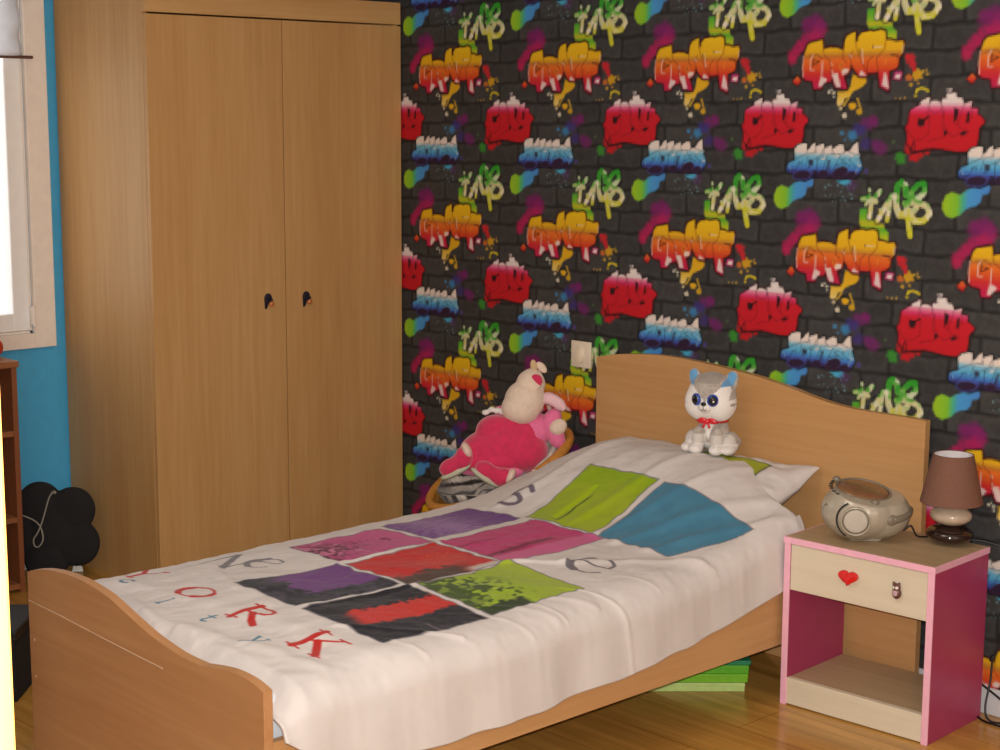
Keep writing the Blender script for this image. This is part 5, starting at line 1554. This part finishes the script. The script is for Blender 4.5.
# =================================== THINGS BETWEEN THE WARDROBE AND THE BED END
BLK = plain('black_felt', (22, 20, 22), .9, 1.0, .15, 120, bumpy=.3, sheen=.0)
def flower():
    c = Vector((.172, -1.192, .186))
    n = (FX * .96 + UP * .20).normalized()
    rx = RX; up = n.cross(rx); up = -up if up.z < 0 else up
    t = thing('flower_cushion', 'black flower-shaped cushion leaning by the wardrobe side below the window', 'cushion', (c.x, c.y, 0))
    Rm = Matrix((rx, n, up)).transposed()
    m = MB()
    for k in range(5):
        a = math.radians(45 + 72 * k)
        p = c + rx * .095 * math.cos(a) + up * .095 * math.sin(a)
        m.ellipsoid(p, (.078, .026, .078), Rm, 32, 20)
    m.ellipsoid(c, (.085, .034, .085), Rm)
    me = blob_mesh('padding', m, .0045, 3)
    zs = min(v.co.z for v in me.vertices)
    for v in me.vertices: v.co.z += .001 - zs
    link_mesh('padding', me, BLK, t, True)
    dz = .001 - zs
    L = lambda a, b, d=.040: c + UP * dz + rx * a + up * b + n * d
    m = MB()
    m.tube(spline([L(.006, .128, .022), L(-.002, .105), L(-.014, .060), L(-.026, .018), L(-.038, -.010), L(-.050, -.030), L(-.046, -.052), L(-.032, -.054), L(-.020, -.036), L(-.020, -.014), L(-.030, .014), L(-.052, .034), L(-.085, .048, .042), L(-.125, .060, .036)], 6), .0024, 8)
    m.ellipsoid(L(.010, .126, .018), (.010, .006, .006))
    tag(m.build('hanging_cord', plain('silver_cord', (150, 142, 128), .5), t, smooth=True), 'thin silver cord looped over the front')
flower()

# black box on the floor beyond the footboard
t = thing('storage_box', 'black box on the floor beside the bed end in front of the bookshelf', 'box', (1.13, -1.86, 0))
Mb = basis(RX, -FX, UP, Vector((1.128, -1.905, 0)))
m = MB(); m.box((-.22, 0, 0), (.085, .24, .170), Mb, .006); m.build('tub', BLK, t)
m = MB(); m.box((-.226, -.006, .170), (.091, .246, .198), Mb, .006); m.build('lid', plain('black_lid', (18, 17, 19), .55), t)

# red ball on top of the shelf, small paper scrap on the floor
t = MB(); t.ellipsoid((.15, -1.372, .765 + .036), (.040, .040, .036), u=28, v=18)
for k in range(5):
    pass
bo = t.build('toy_ball', plain('orange_red_rubber', (206, 66, 36), .45, 1.0, .08, 20), None, smooth=True)
tag(bo, 'orange-red soft ball on top of the bookshelf under the window', 'ball')
m = MB()
m.prism([(-.026, 0), (.012, 0), (.010, .014), (-.002, .026), (-.022, .020)], basis(RX, (UP * .92 - FX * .38).normalized(), RX.cross((UP * .92 - FX * .38).normalized()), (.158, -1.088, .001)), .003, bev=.0008)
tag(m.build('paper_scrap', plain('paper_white', (226, 224, 218), .8), None), 'small white folded paper on the floor behind the black flower cushion', 'paper')
# ======================================================= LIGHT AND CAMERA
W = bpy.data.worlds.new('daylight'); SC.world = W
W.use_nodes = True
bg = W.node_tree.nodes['Background']
bg.inputs['Color'].default_value = (1.0, .985, .95, 1)
bg.inputs['Strength'].default_value = 1.9

def camera():
    yaw, pitch, roll = .81580, -.15672, .00446
    cy, sy, cp, sp = math.cos(yaw), math.sin(yaw), math.cos(pitch), math.sin(pitch)
    f = Vector((-sy * cp, cy * cp, sp)); r = Vector((cy, sy, 0)); u = r.cross(f)
    r2 = r * math.cos(roll) + u * math.sin(roll); u2 = -r * math.sin(roll) + u * math.cos(roll)
    cd = bpy.data.cameras.new('camera'); cd.sensor_width = 36; cd.lens = 1645.78 / 1000 * 36
    cd.clip_start = .02
    o = bpy.data.objects.new('camera', cd); COL.objects.link(o)
    C = Vector((5.11565, -3.78216, 1.55133))
    o.matrix_world = basis(r2, u2, -f, C)
    SC.camera = o
    return C, r, u, f
CAM, CR, CU_, CF = camera()
# the camera's own built-in flash: small, just beside and above the lens
fl = bpy.data.lights.new('flash', 'AREA'); fl.shape = 'RECTANGLE'; fl.size = .05; fl.size_y = .03
fl.energy = 97; fl.color = (1.0, .968, .925)
fo = bpy.data.objects.new('flash', fl); COL.objects.link(fo)
fp = CAM - CR * .012 + CU_ * .045 + CF * .03
fo.matrix_world = basis(CR, CU_, -CF, fp)
# soft fill light added under the ceiling, outside the view
cl = bpy.data.lights.new('ceiling_fill', 'AREA'); cl.shape = 'DISK'; cl.size = 1.0; cl.energy = 13; cl.color = (1.0, .94, .86)
co_ = bpy.data.objects.new('ceiling_fill', cl); COL.objects.link(co_); co_.location = (2.7, -2.2, 2.47)

# added broad fill at the right wall, out of view; no window there
wl = bpy.data.lights.new('side_fill', 'AREA'); wl.shape = 'RECTANGLE'; wl.size = 1.3; wl.size_y = 1.2; wl.energy = 6; wl.color = (1.0, .96, .9)
wo = bpy.data.objects.new('side_fill', wl); COL.objects.link(wo)
wo.location = (WX - .02, -1.9, 1.5); wo.rotation_euler = (0, math.radians(90), 0)

SC.view_settings.view_transform = 'Standard'
SC.view_settings.look = 'None'
SC.view_settings.exposure = 0.0
SC.view_settings.gamma = 1.0
SC.view_settings.use_curve_mapping = False
